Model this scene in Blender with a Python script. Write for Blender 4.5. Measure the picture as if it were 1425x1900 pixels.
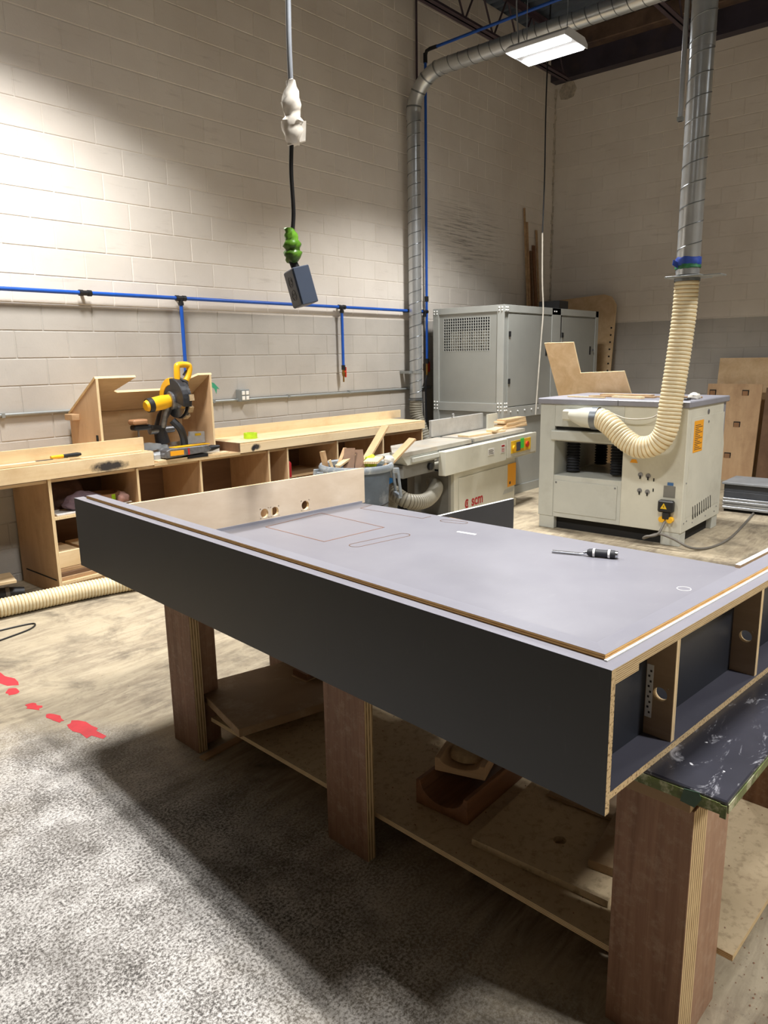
import bpy, bmesh, math, random
from mathutils import Vector, Matrix
random.seed(7)
for o_ in list(bpy.data.objects): bpy.data.objects.remove(o_)
S = bpy.context.scene
COL = S.collection
# ---------------------------------------------------------------- camera
F_PX = 1361.5
cd = bpy.data.cameras.new('camera'); cam = bpy.data.objects.new('camera', cd); COL.objects.link(cam)
cd.sensor_fit = 'HORIZONTAL'; cd.sensor_width = 36.0; cd.lens = 36.0 * F_PX / 1425.0
cd.clip_start = 0.05; cd.clip_end = 100
CR = Vector((0.65411, -0.75619, -0.01763)); CU = Vector((0.16770, 0.12225, 0.97823)); CF = Vector((0.73757, 0.64283, -0.20678))
cam.matrix_world = Matrix(((CR.x, CU.x, -CF.x, 0), (CR.y, CU.y, -CF.y, 0), (CR.z, CU.z, -CF.z, 1.65), (0, 0, 0, 1)))
S.camera = cam
# ---------------------------------------------------------------- world, exposure
w = bpy.data.worlds.new('world'); S.world = w; w.use_nodes = True
w.node_tree.nodes['Background'].inputs[0].default_value = (0.5, 0.55, 0.6, 1)
w.node_tree.nodes['Background'].inputs[1].default_value = 0.05
S.view_settings.view_transform = 'Standard'; S.view_settings.look = 'None'
S.view_settings.exposure = 0.27; S.view_settings.gamma = 1.0; S.view_settings.use_curve_mapping = False
LAMP_W = 56.0      # watts of light from each of the two lenses of a high-bay lamp
LAMP_SPREAD = 126    # degrees, set by the louvred lenses
LAMP_COL = (1.0, .985, .965)
# (x, y, z) centres of the high-bay lamps; the second one is in view
LAMPS = [(2.35, 4.35, 4.42), (6.47, 3.62, 4.30), (6.5, -0.6, 4.42), (2.25, 1.15, 4.42), (2.25, -2.5, 4.42)]
# ---------------------------------------------------------------- helpers
MAT = {}
WM = {}
def lin(c):
    return tuple((x / 12.92 if x <= .04045 else ((x + .055) / 1.055) ** 2.4) for x in c)
def hx(s): return lin(tuple(int(s[i:i + 2], 16) / 255 for i in (0, 2, 4)))
class NT:
    def __init__(s, name):
        s.m = bpy.data.materials.new(name); s.m.use_nodes = True
        s.t = s.m.node_tree; s.b = s.t.nodes['Principled BSDF']; MAT[name] = s.m
    def n(s, ty, **k):
        x = s.t.nodes.new(ty)
        for a, b in k.items(): setattr(x, a, b)
        return x
    def l(s, a, b): s.t.links.new(a, b)
    def co(s, kind='Object', scale=(1, 1, 1), rnd=True):
        if kind == 'World': src = s.n('ShaderNodeNewGeometry').outputs['Position']
        else: src = s.n('ShaderNodeTexCoord').outputs['Object']
        if kind == 'Object' and rnd:
            oi = s.n('ShaderNodeObjectInfo'); mu = s.n('ShaderNodeMath', operation='MULTIPLY'); mu.inputs[1].default_value = 37
            s.l(oi.outputs['Random'], mu.inputs[0]); ad = s.n('ShaderNodeVectorMath', operation='ADD')
            s.l(src, ad.inputs[0]); s.l(mu.outputs[0], ad.inputs[1]); src = ad.outputs[0]
        mp = s.n('ShaderNodeMapping'); mp.inputs['Scale'].default_value = scale; s.l(src, mp.inputs['Vector'])
        return mp.outputs[0]
    def noise(s, co, scale=5, detail=4, rough=.55, dist=0):
        x = s.n('ShaderNodeTexNoise'); x.inputs['Scale'].default_value = scale; x.inputs['Detail'].default_value = detail
        x.inputs['Roughness'].default_value = rough; x.inputs['Distortion'].default_value = dist
        s.l(co, x.inputs['Vector']); return x.outputs[0]
    def ramp(s, f, stops, interp='LINEAR'):
        r = s.n('ShaderNodeValToRGB'); r.color_ramp.interpolation = interp
        e = r.color_ramp.elements
        while len(e) < len(stops): e.new(.5)
        for i, (p, c) in enumerate(stops):
            e[i].position = p; e[i].color = (*(c if not isinstance(c, (int, float)) else (c, c, c)), 1)
        s.l(f, r.inputs[0]); return r.outputs[0]
    def mix(s, f, a, b, mode='MIX'):
        x = s.n('ShaderNodeMix', data_type='RGBA', blend_type=mode)
        for sk, v in ((x.inputs[0], f), (x.inputs[6], a), (x.inputs[7], b)):
            if isinstance(v, (int, float)): sk.default_value = v
            elif isinstance(v, tuple): sk.default_value = (*v, 1)
            else: s.l(v, sk)
        return x.outputs[2]
    def math(s, op, a, b=0.0):
        x = s.n('ShaderNodeMath', operation=op)
        for i, v in enumerate((a, b)):
            if isinstance(v, (int, float)): x.inputs[i].default_value = v
            else: s.l(v, x.inputs[i])
        return x.outputs[0]
    def bump(s, h, st=.3, d=.01):
        x = s.n('ShaderNodeBump'); x.inputs['Strength'].default_value = st; x.inputs['Distance'].default_value = d
        s.l(h, x.inputs['Height']); s.l(x.outputs[0], s.b.inputs['Normal'])
    def col(s, c):
        if isinstance(c, tuple): s.b.inputs['Base Color'].default_value = (*c, 1)
        else: s.l(c, s.b.inputs['Base Color'])
    def fin(s, rough=.5, metal=0, spec=None):
        s.b.inputs['Roughness'].default_value = rough; s.b.inputs['Metallic'].default_value = metal
        if spec is not None: s.b.inputs['Specular IOR Level'].default_value = spec
        return s.m
def paint(name, c, rough=.5, metal=0, var=.12, sc=6, kind='Object', bump=0, dirt=None, spec=None):
    m = NT(name); co = m.co(kind); c = hx(c) if isinstance(c, str) else c
    f = m.noise(co, sc, 6, .6)
    d = tuple(x * (1 - 2 * var) for x in c); u = tuple(min(1, x * (1 + var)) for x in c)
    k = m.ramp(f, [(.3, d), (.7, u)])
    if dirt:
        k = m.mix(m.ramp(m.noise(co, dirt[1], 8, .7), [(.52, 0.0), (.68, dirt[2])]), k, hx(dirt[0]))
    m.col(k)
    if bump: m.bump(m.noise(co, sc * 8, 5), bump, .004)
    return m.fin(rough, metal, spec)
def wood(name, c1, c2, axis=0, sc=14, stretch=14, rough=.6, dirt=None, bump=.06, knots=0):
    m = NT(name); s3 = [1, 1, 1]; s3[axis] = 1.0 / stretch
    co = m.co('Object', tuple(s3))
    f = m.noise(co, sc, 8, .62, .6); g = m.noise(co, sc * 6, 3, .6)
    k = m.ramp(f, [(.32, hx(c1)), (.5, tuple((a + b) / 2 for a, b in zip(hx(c1), hx(c2)))), (.68, hx(c2))])
    k = m.mix(m.ramp(g, [(.35, .0), (.75, .35)]), k, hx(c1))
    if dirt: k = m.mix(m.ramp(m.noise(m.co(), dirt[1], 8, .7), [(.5, 0.0), (.7, dirt[2])]), k, hx(dirt[0]))
    m.col(k); m.bump(f, bump, .004)
    return m.fin(rough, 0, .3)
def plyedge(name, axis, period=.0042, c1='C9A97B', c2='8A6237'):
    m = NT(name); src = m.n('ShaderNodeTexCoord').outputs['Object']; sp = m.n('ShaderNodeSeparateXYZ'); m.l(src, sp.inputs[0])
    f = m.math('SINE', m.math('MULTIPLY', sp.outputs[axis], 6.2832 / period))
    f = m.math('ADD', m.math('MULTIPLY', f, .5), .5)
    s3 = [6, 6, 6]; s3[axis] = 60
    nz = m.noise(m.co('Object', tuple(s3)), 4, 5)
    f = m.math('ADD', m.math('MULTIPLY', f, .6), m.math('MULTIPLY', nz, .5))
    m.col(m.ramp(f, [(.25, hx(c2)), (.5, hx(c1)), (.9, tuple(min(1, x * 1.15) for x in hx(c1)))]))
    return m.fin(.75, 0, .2)
def speckle(name, c, c2, sc=160, thr=(.5, .62), rough=.8):
    m = NT(name); f = m.noise(m.co(), sc, 3, .6)
    m.col(m.ramp(f, [(thr[0], hx(c)), (thr[1], hx(c2))])); return m.fin(rough, 0, .2)
def emis(name, c, st):
    m = NT(name); m.col((0.8, .8, .8)); m.b.inputs['Emission Color'].default_value = (*c, 1); m.b.inputs['Emission Strength'].default_value = st
    return m.fin(.4)

class G:
    def __init__(s): s.v = []; s.f = []; s.m = []
    def add(s, vs, fs, m=0):
        b = len(s.v); s.v += [Vector(v) for v in vs]
        for f in fs: s.f.append([b + i for i in f]); s.m.append(m)
        return s
    def box(s, x0, x1, y0, y1, z0, z1, m=0, fm=None):
        vs = [(x0, y0, z0), (x1, y0, z0), (x1, y1, z0), (x0, y1, z0), (x0, y0, z1), (x1, y0, z1), (x1, y1, z1), (x0, y1, z1)]
        fs = {'-z': (3, 2, 1, 0), '+z': (4, 5, 6, 7), '-y': (0, 1, 5, 4), '+x': (1, 2, 6, 5), '+y': (2, 3, 7, 6), '-x': (3, 0, 4, 7)}
        for k, f in fs.items(): s.add([vs[i] for i in f], [(0, 1, 2, 3)], (fm or {}).get(k, m))
        return s
    def beam(s, p0, p1, wd, ht, up=(0, 0, 1), m=0, fe=None):
        p0, p1 = Vector(p0), Vector(p1); d = (p1 - p0).normalized(); u = Vector(up)
        if abs(d.dot(u)) > .98: u = Vector((1, 0, 0))
        sd = d.cross(u).normalized(); u = sd.cross(d).normalized(); a, b = sd * wd / 2, u * ht / 2
        q = [p0 - a - b, p0 + a - b, p0 + a + b, p0 - a + b, p1 - a - b, p1 + a - b, p1 + a + b, p1 - a + b]
        for i, f in enumerate([(0, 3, 2, 1), (4, 5, 6, 7), (0, 1, 5, 4), (1, 2, 6, 5), (2, 3, 7, 6), (3, 0, 4, 7)]):
            s.add([q[j] for j in f], [(3, 2, 1, 0)], fe if (fe is not None and i < 2) else m)
        return s
    def cyl(s, p0, p1, r, r1=None, n=16, m=0, caps=True):
        return s.tube([p0, p1], [r, r if r1 is None else r1], n, m, caps)
    def tube(s, pts, r, n=12, m=0, caps=True, mfun=None):
        pts = [Vector(p) for p in pts]; L = len(pts); b = len(s.v)
        rr = r if isinstance(r, (list, tuple)) else [r] * L
        t0 = (pts[1] - pts[0]).normalized(); u = Vector((0, 0, 1))
        if abs(t0.dot(u)) > .95: u = Vector((1, 0, 0))
        u = (u - t0 * u.dot(t0)).normalized(); pt = t0
        for i, p in enumerate(pts):
            t = (pts[min(i + 1, L - 1)] - pts[max(i - 1, 0)])
            t = t.normalized() if t.length > 1e-9 else pt
            u = pt.rotation_difference(t) @ u; u = (u - t * u.dot(t)).normalized(); pt = t; w2 = t.cross(u)
            for k in range(n):
                a = 2 * math.pi * k / n; s.v.append(p + (u * math.cos(a) + w2 * math.sin(a)) * rr[i])
        for i in range(L - 1):
            for k in range(n):
                k2 = (k + 1) % n
                s.f.append([b + i * n + k, b + i * n + k2, b + (i + 1) * n + k2, b + (i + 1) * n + k]); s.m.append(mfun(i) if mfun else m)
        if caps:
            s.f.append([b + k for k in range(n)][::-1]); s.m.append(m)
            s.f.append([b + (L - 1) * n + k for k in range(n)]); s.m.append(m)
        return s
    def lathe(s, prof, c=(0, 0, 0), n=32, m=0, caps=False):
        b = len(s.v); c = Vector(c)
        for r, z in prof:
            for k in range(n):
                a = 2 * math.pi * k / n; s.v.append(c + Vector((r * math.cos(a), r * math.sin(a), z)))
        for i in range(len(prof) - 1):
            for k in range(n):
                k2 = (k + 1) % n; s.f.append([b + i * n + k, b + i * n + k2, b + (i + 1) * n + k2, b + (i + 1) * n + k]); s.m.append(m)
        if caps:
            s.f.append([b + k for k in range(n)][::-1]); s.m.append(m)
            s.f.append([b + (len(prof) - 1) * n + k for k in range(n)]); s.m.append(m)
        return s
    def prism(s, poly, o, ex, ey, ez, m=0, me=None):
        o, ex, ey, ez = Vector(o), Vector(ex), Vector(ey), Vector(ez); n = len(poly)
        a = [o + ex * p[0] + ey * p[1] for p in poly]; c = [p + ez for p in a]
        flip = ex.cross(ey).dot(ez) > 0
        ar = sum(poly[i][0] * poly[(i + 1) % n][1] - poly[(i + 1) % n][0] * poly[i][1] for i in range(n)) > 0
        if ar != flip: a.reverse(); c.reverse()
        idx = list(range(n))
        s.add(a, [idx[::-1]], m); s.add(c, [idx], m)
        for i in range(n):
            j = (i + 1) % n; s.add([a[i], a[j], c[j], c[i]], [(0, 1, 2, 3)], m if me is None else me)
        return s
    def plate(s, w0, w1, h0, h1, o, ex, ey, ez, holes=(), m=0, me=0, n=20):
        """flat board with round holes cut through it"""
        o, ex, ey, ez = Vector(o), Vector(ex), Vector(ey), Vector(ez)
        P = lambda a, b, k: o + ex * a + ey * b + ez * k
        def quad(a, b, c, d, k, mm=m): s.add([P(*a, k), P(*b, k), P(*c, k), P(*d, k)], [(0, 1, 2, 3)], mm)
        def rect(a0, a1, b0, b1):
            if a1 - a0 < 1e-6 or b1 - b0 < 1e-6: return
            for k in (0, 1): quad((a0, b0), (a1, b0), (a1, b1), (a0, b1), k)
        x = w0
        for (hx_, hy_, r) in sorted(holes):
            q = r * 1.15; rect(x, hx_ - q, h0, h1); rect(hx_ - q, hx_ + q, h0, hy_ - q); rect(hx_ - q, hx_ + q, hy_ + q, h1); x = hx_ + q
            for i in range(n):
                A = [2 * math.pi * (i + j) / n for j in (0, 1)]
                ci = [(hx_ + r * math.cos(t), hy_ + r * math.sin(t)) for t in A]
                sq = []
                for t in A:
                    c, d = math.cos(t), math.sin(t); k = q / max(abs(c), abs(d)); sq.append((hx_ + c * k, hy_ + d * k))
                for k in (0, 1): quad(ci[0], ci[1], sq[1], sq[0], k)
                s.add([P(*ci[0], 0), P(*ci[1], 0), P(*ci[1], 1), P(*ci[0], 1)], [(0, 1, 2, 3)], me)
        rect(x, w1, h0, h1)
        for a, b in (((w0, h0), (w1, h0)), ((w1, h0), (w1, h1)), ((w1, h1), (w0, h1)), ((w0, h1), (w0, h0))):
            s.add([P(*a, 0), P(*b, 0), P(*b, 1), P(*a, 1)], [(0, 1, 2, 3)], me)
        return s
    def build(s, name, mats, parent=None, bevel=0, smooth=None, seg=1, merge=1e-5):
        if isinstance(mats, str): mats = [mats]
        W = WM.get(parent) if parent else None
        vs = s.v
        loc = Vector((0, 0, 0))
        if W is not None:
            I = W.inverted(); vs = [I @ v for v in vs]
        elif parent is None:
            lo = [min(v[i] for v in vs) for i in range(3)]; hi = [max(v[i] for v in vs) for i in range(3)]
            loc = Vector(((lo[0] + hi[0]) / 2, (lo[1] + hi[1]) / 2, lo[2])); vs = [v - loc for v in vs]
        me = bpy.data.meshes.new(name); me.from_pydata([tuple(v) for v in vs], [], s.f)
        for mn in mats: me.materials.append(MAT[mn])
        me.polygons.foreach_set('material_index', s.m)
        bm = bmesh.new(); bm.from_mesh(me)
        bmesh.ops.remove_doubles(bm, verts=bm.verts, dist=merge)
        bmesh.ops.recalc_face_normals(bm, faces=bm.faces)
        if bevel:
            es = [e for e in bm.edges if len(e.link_faces) == 2 and e.calc_face_angle(0) > .5]
            bmesh.ops.bevel(bm, geom=es, offset=bevel, segments=seg, profile=.6, affect='EDGES', clamp_overlap=True)
        bm.to_mesh(me); bm.free()
        if smooth:
            me.polygons.foreach_set('use_smooth', [True] * len(me.polygons)); me.set_sharp_from_angle(angle=math.radians(smooth))
        ob = bpy.data.objects.new(name, me); COL.objects.link(ob); ob.location = loc
        if parent: ob.parent = parent; WM[ob] = W if W is not None else Matrix.Identity(4)
        else: WM[ob] = Matrix.Translation(loc)
        return ob
def thing(name, label, cat, loc=(0, 0, 0), rz=0, group=None, local=False):
    o = bpy.data.objects.new(name, None); COL.objects.link(o); o.location = loc; o.rotation_euler = (0, 0, rz); o.empty_display_size = .1
    o['label'] = label; o['category'] = cat
    if group: o['group'] = group
    WM[o] = Matrix.Identity(4) if local else Matrix.Translation(Vector(loc)) @ Matrix.Rotation(rz, 4, 'Z')
    return o
def tag(o, label, cat, group=None):
    o['label'] = label; o['category'] = cat
    if group: o['group'] = group
    return o
def struct(o, label=None):
    o['kind'] = 'structure'
    if label: o['label'] = label
    return o
def spline(pts, n=8):
    P = [Vector(p) for p in pts]; P = [2 * P[0] - P[1]] + P + [2 * P[-1] - P[-2]]; out = []
    for i in range(1, len(P) - 2):
        a, b, c, d = P[i - 1:i + 3]
        for k in range(n):
            t = k / n; out.append(.5 * ((2 * b) + (c - a) * t + (2 * a - 5 * b + 4 * c - d) * t * t + (3 * b - a - 3 * c + d) * t ** 3))
    out.append(P[-2]); return out
def resample(pts, step):
    out = [pts[0]]; acc = 0
    for a, b in zip(pts, pts[1:]):
        L = (b - a).length; 
        while acc + L >= step:
            t = (step - acc) / L; a = a.lerp(b, t); out.append(a); L = (b - a).length; acc = 0
        acc += L
    return out
def flexhose(pts, r, pitch=.024, n=18):
    """ribbed hose: cream web with darker raised helix"""
    q = resample(spline(pts, 24), pitch / 4); g = G()
    rr = [r * (1.0, 1.0, .945, .945)[i % 4] for i in range(len(q))]
    g.tube(q, rr, n, 0, True, lambda i: 1 if i % 4 == 2 else 0)
    return g
def text(body, size, depth=.0006):
    cu = bpy.data.curves.new('t', 'FONT'); cu.body = body; cu.size = size; cu.extrude = depth; cu.offset = size * .022; cu.align_x = 'CENTER'; cu.align_y = 'CENTER'
    ob = bpy.data.objects.new('t', cu); COL.objects.link(ob)
    dg = bpy.context.evaluated_depsgraph_get(); me = ob.evaluated_get(dg).to_mesh()
    vs = [v.co.copy() for v in me.vertices]; fs = [list(p.vertices) for p in me.polygons]
    bpy.data.objects.remove(ob); bpy.data.curves.remove(cu); return vs, fs
def lettering(g, body, size, c, ex, ey, m=0):
    vs, fs = text(body, size); ex, ey = Vector(ex), Vector(ey); ez = ex.cross(ey)
    g.add([Vector(c) + ex * v.x + ey * v.y + ez * v.z for v in vs], fs, m); return g
# ---------------------------------------------------------------- materials
def wall_mat():
    m = NT('block_paint'); co = m.co('World'); geo = m.n('ShaderNodeNewGeometry'); sp = m.n('ShaderNodeSeparateXYZ'); m.l(geo.outputs['Position'], sp.inputs[0])
    up = m.ramp(m.noise(co, .9, 6, .6), [(.3, hx('DAD1C6')), (.7, hx('EBE4DA'))])
    lo = m.ramp(m.noise(co, 1.5, 6, .6), [(.3, hx('ABA69F')), (.7, hx('BDB8B0'))])
    ed = m.math('ADD', sp.outputs[2], m.math('MULTIPLY', m.noise(co, 30, 2), .006))
    f = m.math('GREATER_THAN', ed, 2.077)
    k = m.mix(f, lo, up)
    scu = m.noise(m.co('World', (1.2, 1.2, 9)), 1.6, 8, .7)
    k = m.mix(m.ramp(scu, [(.58, 0.0), (.75, .35)]), k, hx('8F8172'))
    sp2 = m.noise(co, 7, 8, .75)
    k = m.mix(m.ramp(sp2, [(.66, 0.0), (.74, .3)]), k, hx('6E6256'))
    # black scrapes where stock has been leaned on the wall by the cabinet
    a = m.math('DIVIDE', m.math('SUBTRACT', sp.outputs[0], 8.35), .95); b_ = m.math('DIVIDE', m.math('SUBTRACT', sp.outputs[2], 3.15), .55)
    reg = m.math('SUBTRACT', 1.0, m.math('MINIMUM', m.math('ADD', m.math('MULTIPLY', a, a), m.math('MULTIPLY', b_, b_)), 1.0))
    ln = m.noise(m.co('World', (.8, .8, 24)), 2.2, 6, .7, .3)
    k = m.mix(m.math('MULTIPLY', m.ramp(ln, [(.5, 0.0), (.62, .75)]), reg), k, hx('5E5145'))
    oi = m.n('ShaderNodeObjectInfo')
    k = m.mix(m.math('MULTIPLY', oi.outputs['Random'], .10), k, hx('9C9184'))
    m.col(k); m.bump(m.noise(co, 60, 6, .7), .25, .004); return m.fin(.62, 0, .3)
wall_mat()
def floor_mat():
    m = NT('concrete'); co = m.co('World'); geo = m.n('ShaderNodeNewGeometry'); sp = m.n('ShaderNodeSeparateXYZ'); m.l(geo.outputs['Position'], sp.inputs[0])
    base = m.ramp(m.noise(co, 1.7, 8, .65, .4), [(.25, hx('6A5F52')), (.45, hx('918470')), (.62, hx('AEA087')), (.8, hx('C6B99E'))])
    # trowelled streaks running towards the wall
    st = m.noise(m.co('World', (1.2, 6, 1)), 3.2, 9, .7, .8)
    base = m.mix(m.ramp(st, [(.4, 0.0), (.62, .75)]), base, hx('BDB097'))
    # pale paint overspray with dark pinholes
    pat = m.noise(co, 1.1, 6, .6, .3); fine = m.math('ADD', m.math('MULTIPLY', m.noise(co, 105, 8, .82), .8), m.math('MULTIPLY', m.noise(co, 5, 6, .7), .2))
    dx = m.math('SUBTRACT', sp.outputs[0], .75); dy = m.math('SUBTRACT', sp.outputs[1], 1.7)
    dd = m.math('ADD', m.math('MULTIPLY', m.math('MULTIPLY', dx, dx), .8), m.math('MULTIPLY', m.math('MULTIPLY', dy, dy), .22))
    near = m.math('SUBTRACT', 1.0, m.math('MINIMUM', dd, 1.0))
    amt = m.ramp(m.math('ADD', m.math('MULTIPLY', near, .55), m.math('MULTIPLY', pat, .75)), [(.45, 0.0), (.8, 1.0)])
    white = m.ramp(fine, [(.41, hx('2E2B28')), (.475, hx('7A756F')), (.54, hx('CFCBC6'))])
    k = m.mix(amt, base, white)
    # dark grime
    gr = m.noise(co, 2.6, 9, .7, .5)
    k = m.mix(m.ramp(gr, [(.50, 0.0), (.68, .72)]), k, hx('4B443B'))
    sp3 = m.noise(co, 42, 5, .7)
    k = m.mix(m.ramp(sp3, [(.60, 0.0), (.7, .5)]), k, hx('3A342D'))
    m.col(k); m.bump(m.noise(co, 26, 8, .75), .35, .006); return m.fin(.62, 0, .35)
floor_mat()
paint('deck_paint', '56606E', .6, 0, .15, 2, 'World')
paint('beam_paint', '3A3440', .55, 0, .2, 3, 'World', dirt=('5E4C42', 1.6, .35))
paint('rust_steel', '6B5647', .7, 0, .25, 4, 'World', dirt=('3A3138', 3, .7))
paint('joist_paint', '4A3B44', .55, 0, .15, 6)
wood('ply_birch', 'CDB89A', 'E0CFB4', 0, 7, 6, .5, bump=.03)
wood('ply_birch_y', 'D3B68C', 'E6CFA8', 1, 7, 7, .5, bump=.03)
wood('ply_maple', 'CBB59A', 'E3D2BB', 0, 4.5, 2.6, .42, bump=.02)
wood('fir_x', 'DCBF92', 'F0DAB4', 0, 7, 12, .55, dirt=('B58A55', 3, .3))
wood('bench_ply', 'C7A67C', 'DFC39C', 0, 6, 6, .5, dirt=('9A7A56', 2.5, .3))
wood('bench_ply_z', 'B79470', 'CFAD86', 2, 6, 6, .5, dirt=('7A5C40', 2.5, .35))
wood('dark_wood_and_shade', '654B37', '7B5E46', 0, 6, 5, .6)  # dark brown wood; on the bench back its colour also carries the bay shade
wood('leg_wood', '7A5843', '9B765E', 2, 40, 26, .5, dirt=('C3B09A', 30, .28))
wood('divider_ply', '9E8468', 'B59A7C', 1, 14, 8, .5)
wood('leg_wood2', '94705A', 'AE8B70', 2, 40, 26, .5, dirt=('C8B49C', 26, .3))
wood('mdf', '8E7355', 'A08463', 0, 4, 2, .6, dirt=('C9B79B', 5, .5), bump=.02)
wood('mdf_pale', 'B9A483', 'CDB997', 0, 3, 2, .65, dirt=('6B543C', 34, .55), bump=.02)
wood('walnut', '6E4A33', '8F6444', 1, 18, 14, .5)
wood('scrap', 'A98762', 'C7A781', 0, 12, 10, .6, dirt=('6D5138', 6, .4))
plyedge('edge_z', 2, .0046, 'D3BC94', '94744C'); plyedge('edge_y', 1, .005, 'C8B08A', '7C6142'); plyedge('edge_x', 0, .005, 'C8B08A', '7C6142')
plyedge('edge_leg', 0, .0125, 'CDB48A', '70532F')
plyedge('edge_fine', 2, .006, 'E3B977', 'A5682F')
plyedge('edge_pale', 0, .009, 'E6CFA6', 'C7A778')
speckle('particle', 'D9BF94', '7A5B39', 190, (.52, .66))
# pine fascia with two blurred black spray marks
m = NT('fascia_pine'); co = m.co('Object', (1 / 12, 1, 1)); f = m.noise(co, 7, 8, .62, .6)
k = m.ramp(f, [(.32, hx('DCBF92')), (.68, hx('F0DAB4'))]); k = m.mix(m.ramp(m.noise(m.co(), 3, 8, .7), [(.5, 0.0), (.7, .3)]), k, hx('B58A55'))
src = m.n('ShaderNodeTexCoord').outputs['Object']; sx = m.n('ShaderNodeSeparateXYZ'); m.l(src, sx.inputs[0]); nz = m.noise(m.co('Object', (1, 1, 1), False), 22, 6, .7)
for (cx_, cz_, rx_, rz_) in ((2.74 - 4.2, .893, .17, .045), (4.13 - 4.2, .895, .055, .032), (4.10 - 4.2, .884, .03, .03)):
    a = m.math('DIVIDE', m.math('SUBTRACT', sx.outputs[0], cx_), rx_); b_ = m.math('DIVIDE', m.math('SUBTRACT', sx.outputs[2], cz_), rz_)
    d = m.math('ADD', m.math('ADD', m.math('MULTIPLY', a, a), m.math('MULTIPLY', b_, b_)), m.math('MULTIPLY', m.math('SUBTRACT', nz, .5), 1.6))
    k = m.mix(m.ramp(d, [(.25, .96), (1.0, 0.0)]), k, hx('26262C'))
m.col(k); m.fin(.55, 0, .3)
# laminates
def laminate(name, c1, c2, rough, scr=.25):
    m = NT(name); co = m.co()
    k = m.ramp(m.noise(co, 3, 5, .6), [(.3, hx(c1)), (.7, hx(c2))])
    sc = m.noise(m.co('Object', (3, 14, 3)), 5, 8, .72, .4)
    k = m.mix(m.ramp(sc, [(.6, 0.0), (.78, scr)]), k, hx('A9A3A6'))
    m.col(k); m.b.inputs['Coat Weight'].default_value = 0
    m.bump(m.noise(co, 220, 2), .03, .001)
    return m.fin(rough, 0, .5)
laminate('lam_dark', '292C33', '2E3138', .42, .04)
laminate('lam_top', '74737B', '7D7C83', .33, .25)
laminate('lam_rim', '7C7B84', '85848C', .34, .3)
laminate('lam_shade', '4E4E59', '565661', .38, .1)  # darker laminate copy with the compartment's shade in its colour
paint('white_strip', 'ECEAE4', .5, 0, .04)
# black worktop splashed with paint
m = NT('splash_top'); co = m.co(); k = m.ramp(m.noise(co, 4, 6), [(.3, hx('24242B')), (.7, hx('33333C'))])
k = m.mix(m.ramp(m.noise(m.co('Object', (1, 2.2, 1)), 9, 9, .75, .8), [(.56, 0.0), (.66, .75)]), k, hx('B9B9C0'))
k = m.mix(m.ramp(m.noise(co, 38, 3, .5), [(.71, 0.0), (.74, .9)]), k, hx('D8D8DC'))
m.col(k); m.fin(.32, 0, .5)
paint('tape_green', '5E6A31', .55, 0, .25, 25, dirt=('D6D2B4', 20, .8))
paint('dark_green', '2C4A38', .5)
paint('galv', 'C6CACC', .30, .72, .06, 5, bump=.03)
paint('galv_dull', '9CA09F', .45, .55, .06, 3)
paint('galv_seam', '7E8387', .4, .8)
paint('sheet_grey', 'A3A5A0', .42, .25, .05, 1.5)
paint('sheet_edge', 'B5B8B4', .4, .3, .04, 3)
paint('pipe_blue', '1F58B8', .38, 0, .08, 8)
paint('black_plastic', '1B1C1F', .45, 0, .15)
paint('rubber', '25262A', .6, 0, .15)
paint('red_plastic', 'C8341F', .4)
paint('brass', 'B08A4A', .35, .9)
paint('white_paint', 'E8E8E4', .45, 0, .03)
paint('lamp_white', 'DDE0E4', .4, 0, .03)
emis('lamp_lens', (0.94, .97, 1.0), 9.0)
paint('machine_cream', 'CFCDBE', .42, 0, .04, 3, dirt=('9A9585', 2.2, .25))
paint('machine_grey', 'C0C1B8', .42, 0, .04, 3, dirt=('8A877A', 2, .25))
paint('machine_top', '8B8B94', .4, 0, .06, 4)
paint('machine_under', '77756E', .5, 0, .08, 4)
paint('cast_iron', 'BDB8AD', .36, .2, .1, 4, dirt=('C9AE84', 3, .5))
paint('fence_alu', 'BEBEBA', .36, .3, .1, 6, dirt=('7A7A78', 5, .4))
paint('dark_void', '14120F', .8)
paint('hose_cream', 'E3D6B4', .5, 0, .08, 8)
paint('hose_rib', 'B99A62', .5, 0, .1, 8)
paint('hose_grey', '8C8778', .5, 0, .1); paint('hose_grey_rib', '5C5648', .5)
paint('saw_yellow', 'F0B41A', .4, 0, .06); paint('saw_dark', '2C2D31', .45, .1, .2, 20); paint('saw_steel', '8E8F92', .4, .7, .2, 20, dirt=('4A4642', 12, .6))
paint('saw_alu', 'C9CCCE', .35, .3, .1, 10)
paint('label_orange', 'F0A519', .5, 0, .03); paint('label_yellow', 'F0C320', .5); paint('label_white', 'EDEBE6', .5); paint('label_ink', '3A3530', .6)
paint('logo_red', 'B01C24', .5); paint('green_note', '3FD24A', .5); paint('blue_label', '3F6FA8', .5)
paint('green_film', '5F8F2A', .35, 0, .35, 14); paint('clear_film', 'D9D2C6', .3, 0, .12, 16)
paint('outlet_grey', '3B4454', .42, 0, .06); paint('outlet_face', '20242D', .4)
paint('cable_white', 'B9B3A6', .5); paint('cable_grey', '6F6A62', .5); paint('cable_silver', '9CA1A8', .4, .3)
paint('can_blue', '55616F', .55, 0, .15, 5, dirt=('A9AEB4', 3.5, .6))
paint('can_rim', '8C959D', .55, 0, .12, 8, dirt=('D9D6CE', 8, .7))
paint('carton_blue', '2F6FA3', .55, 0, .08); paint('carton_pic', 'C9B8B4', .55, 0, .3, 22, dirt=('4E5A78', 16, .7)); paint('carton_green', 'B4CE9A', .5)
paint('lime', 'B5DB25', .5, 0, .1, 20)
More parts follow.
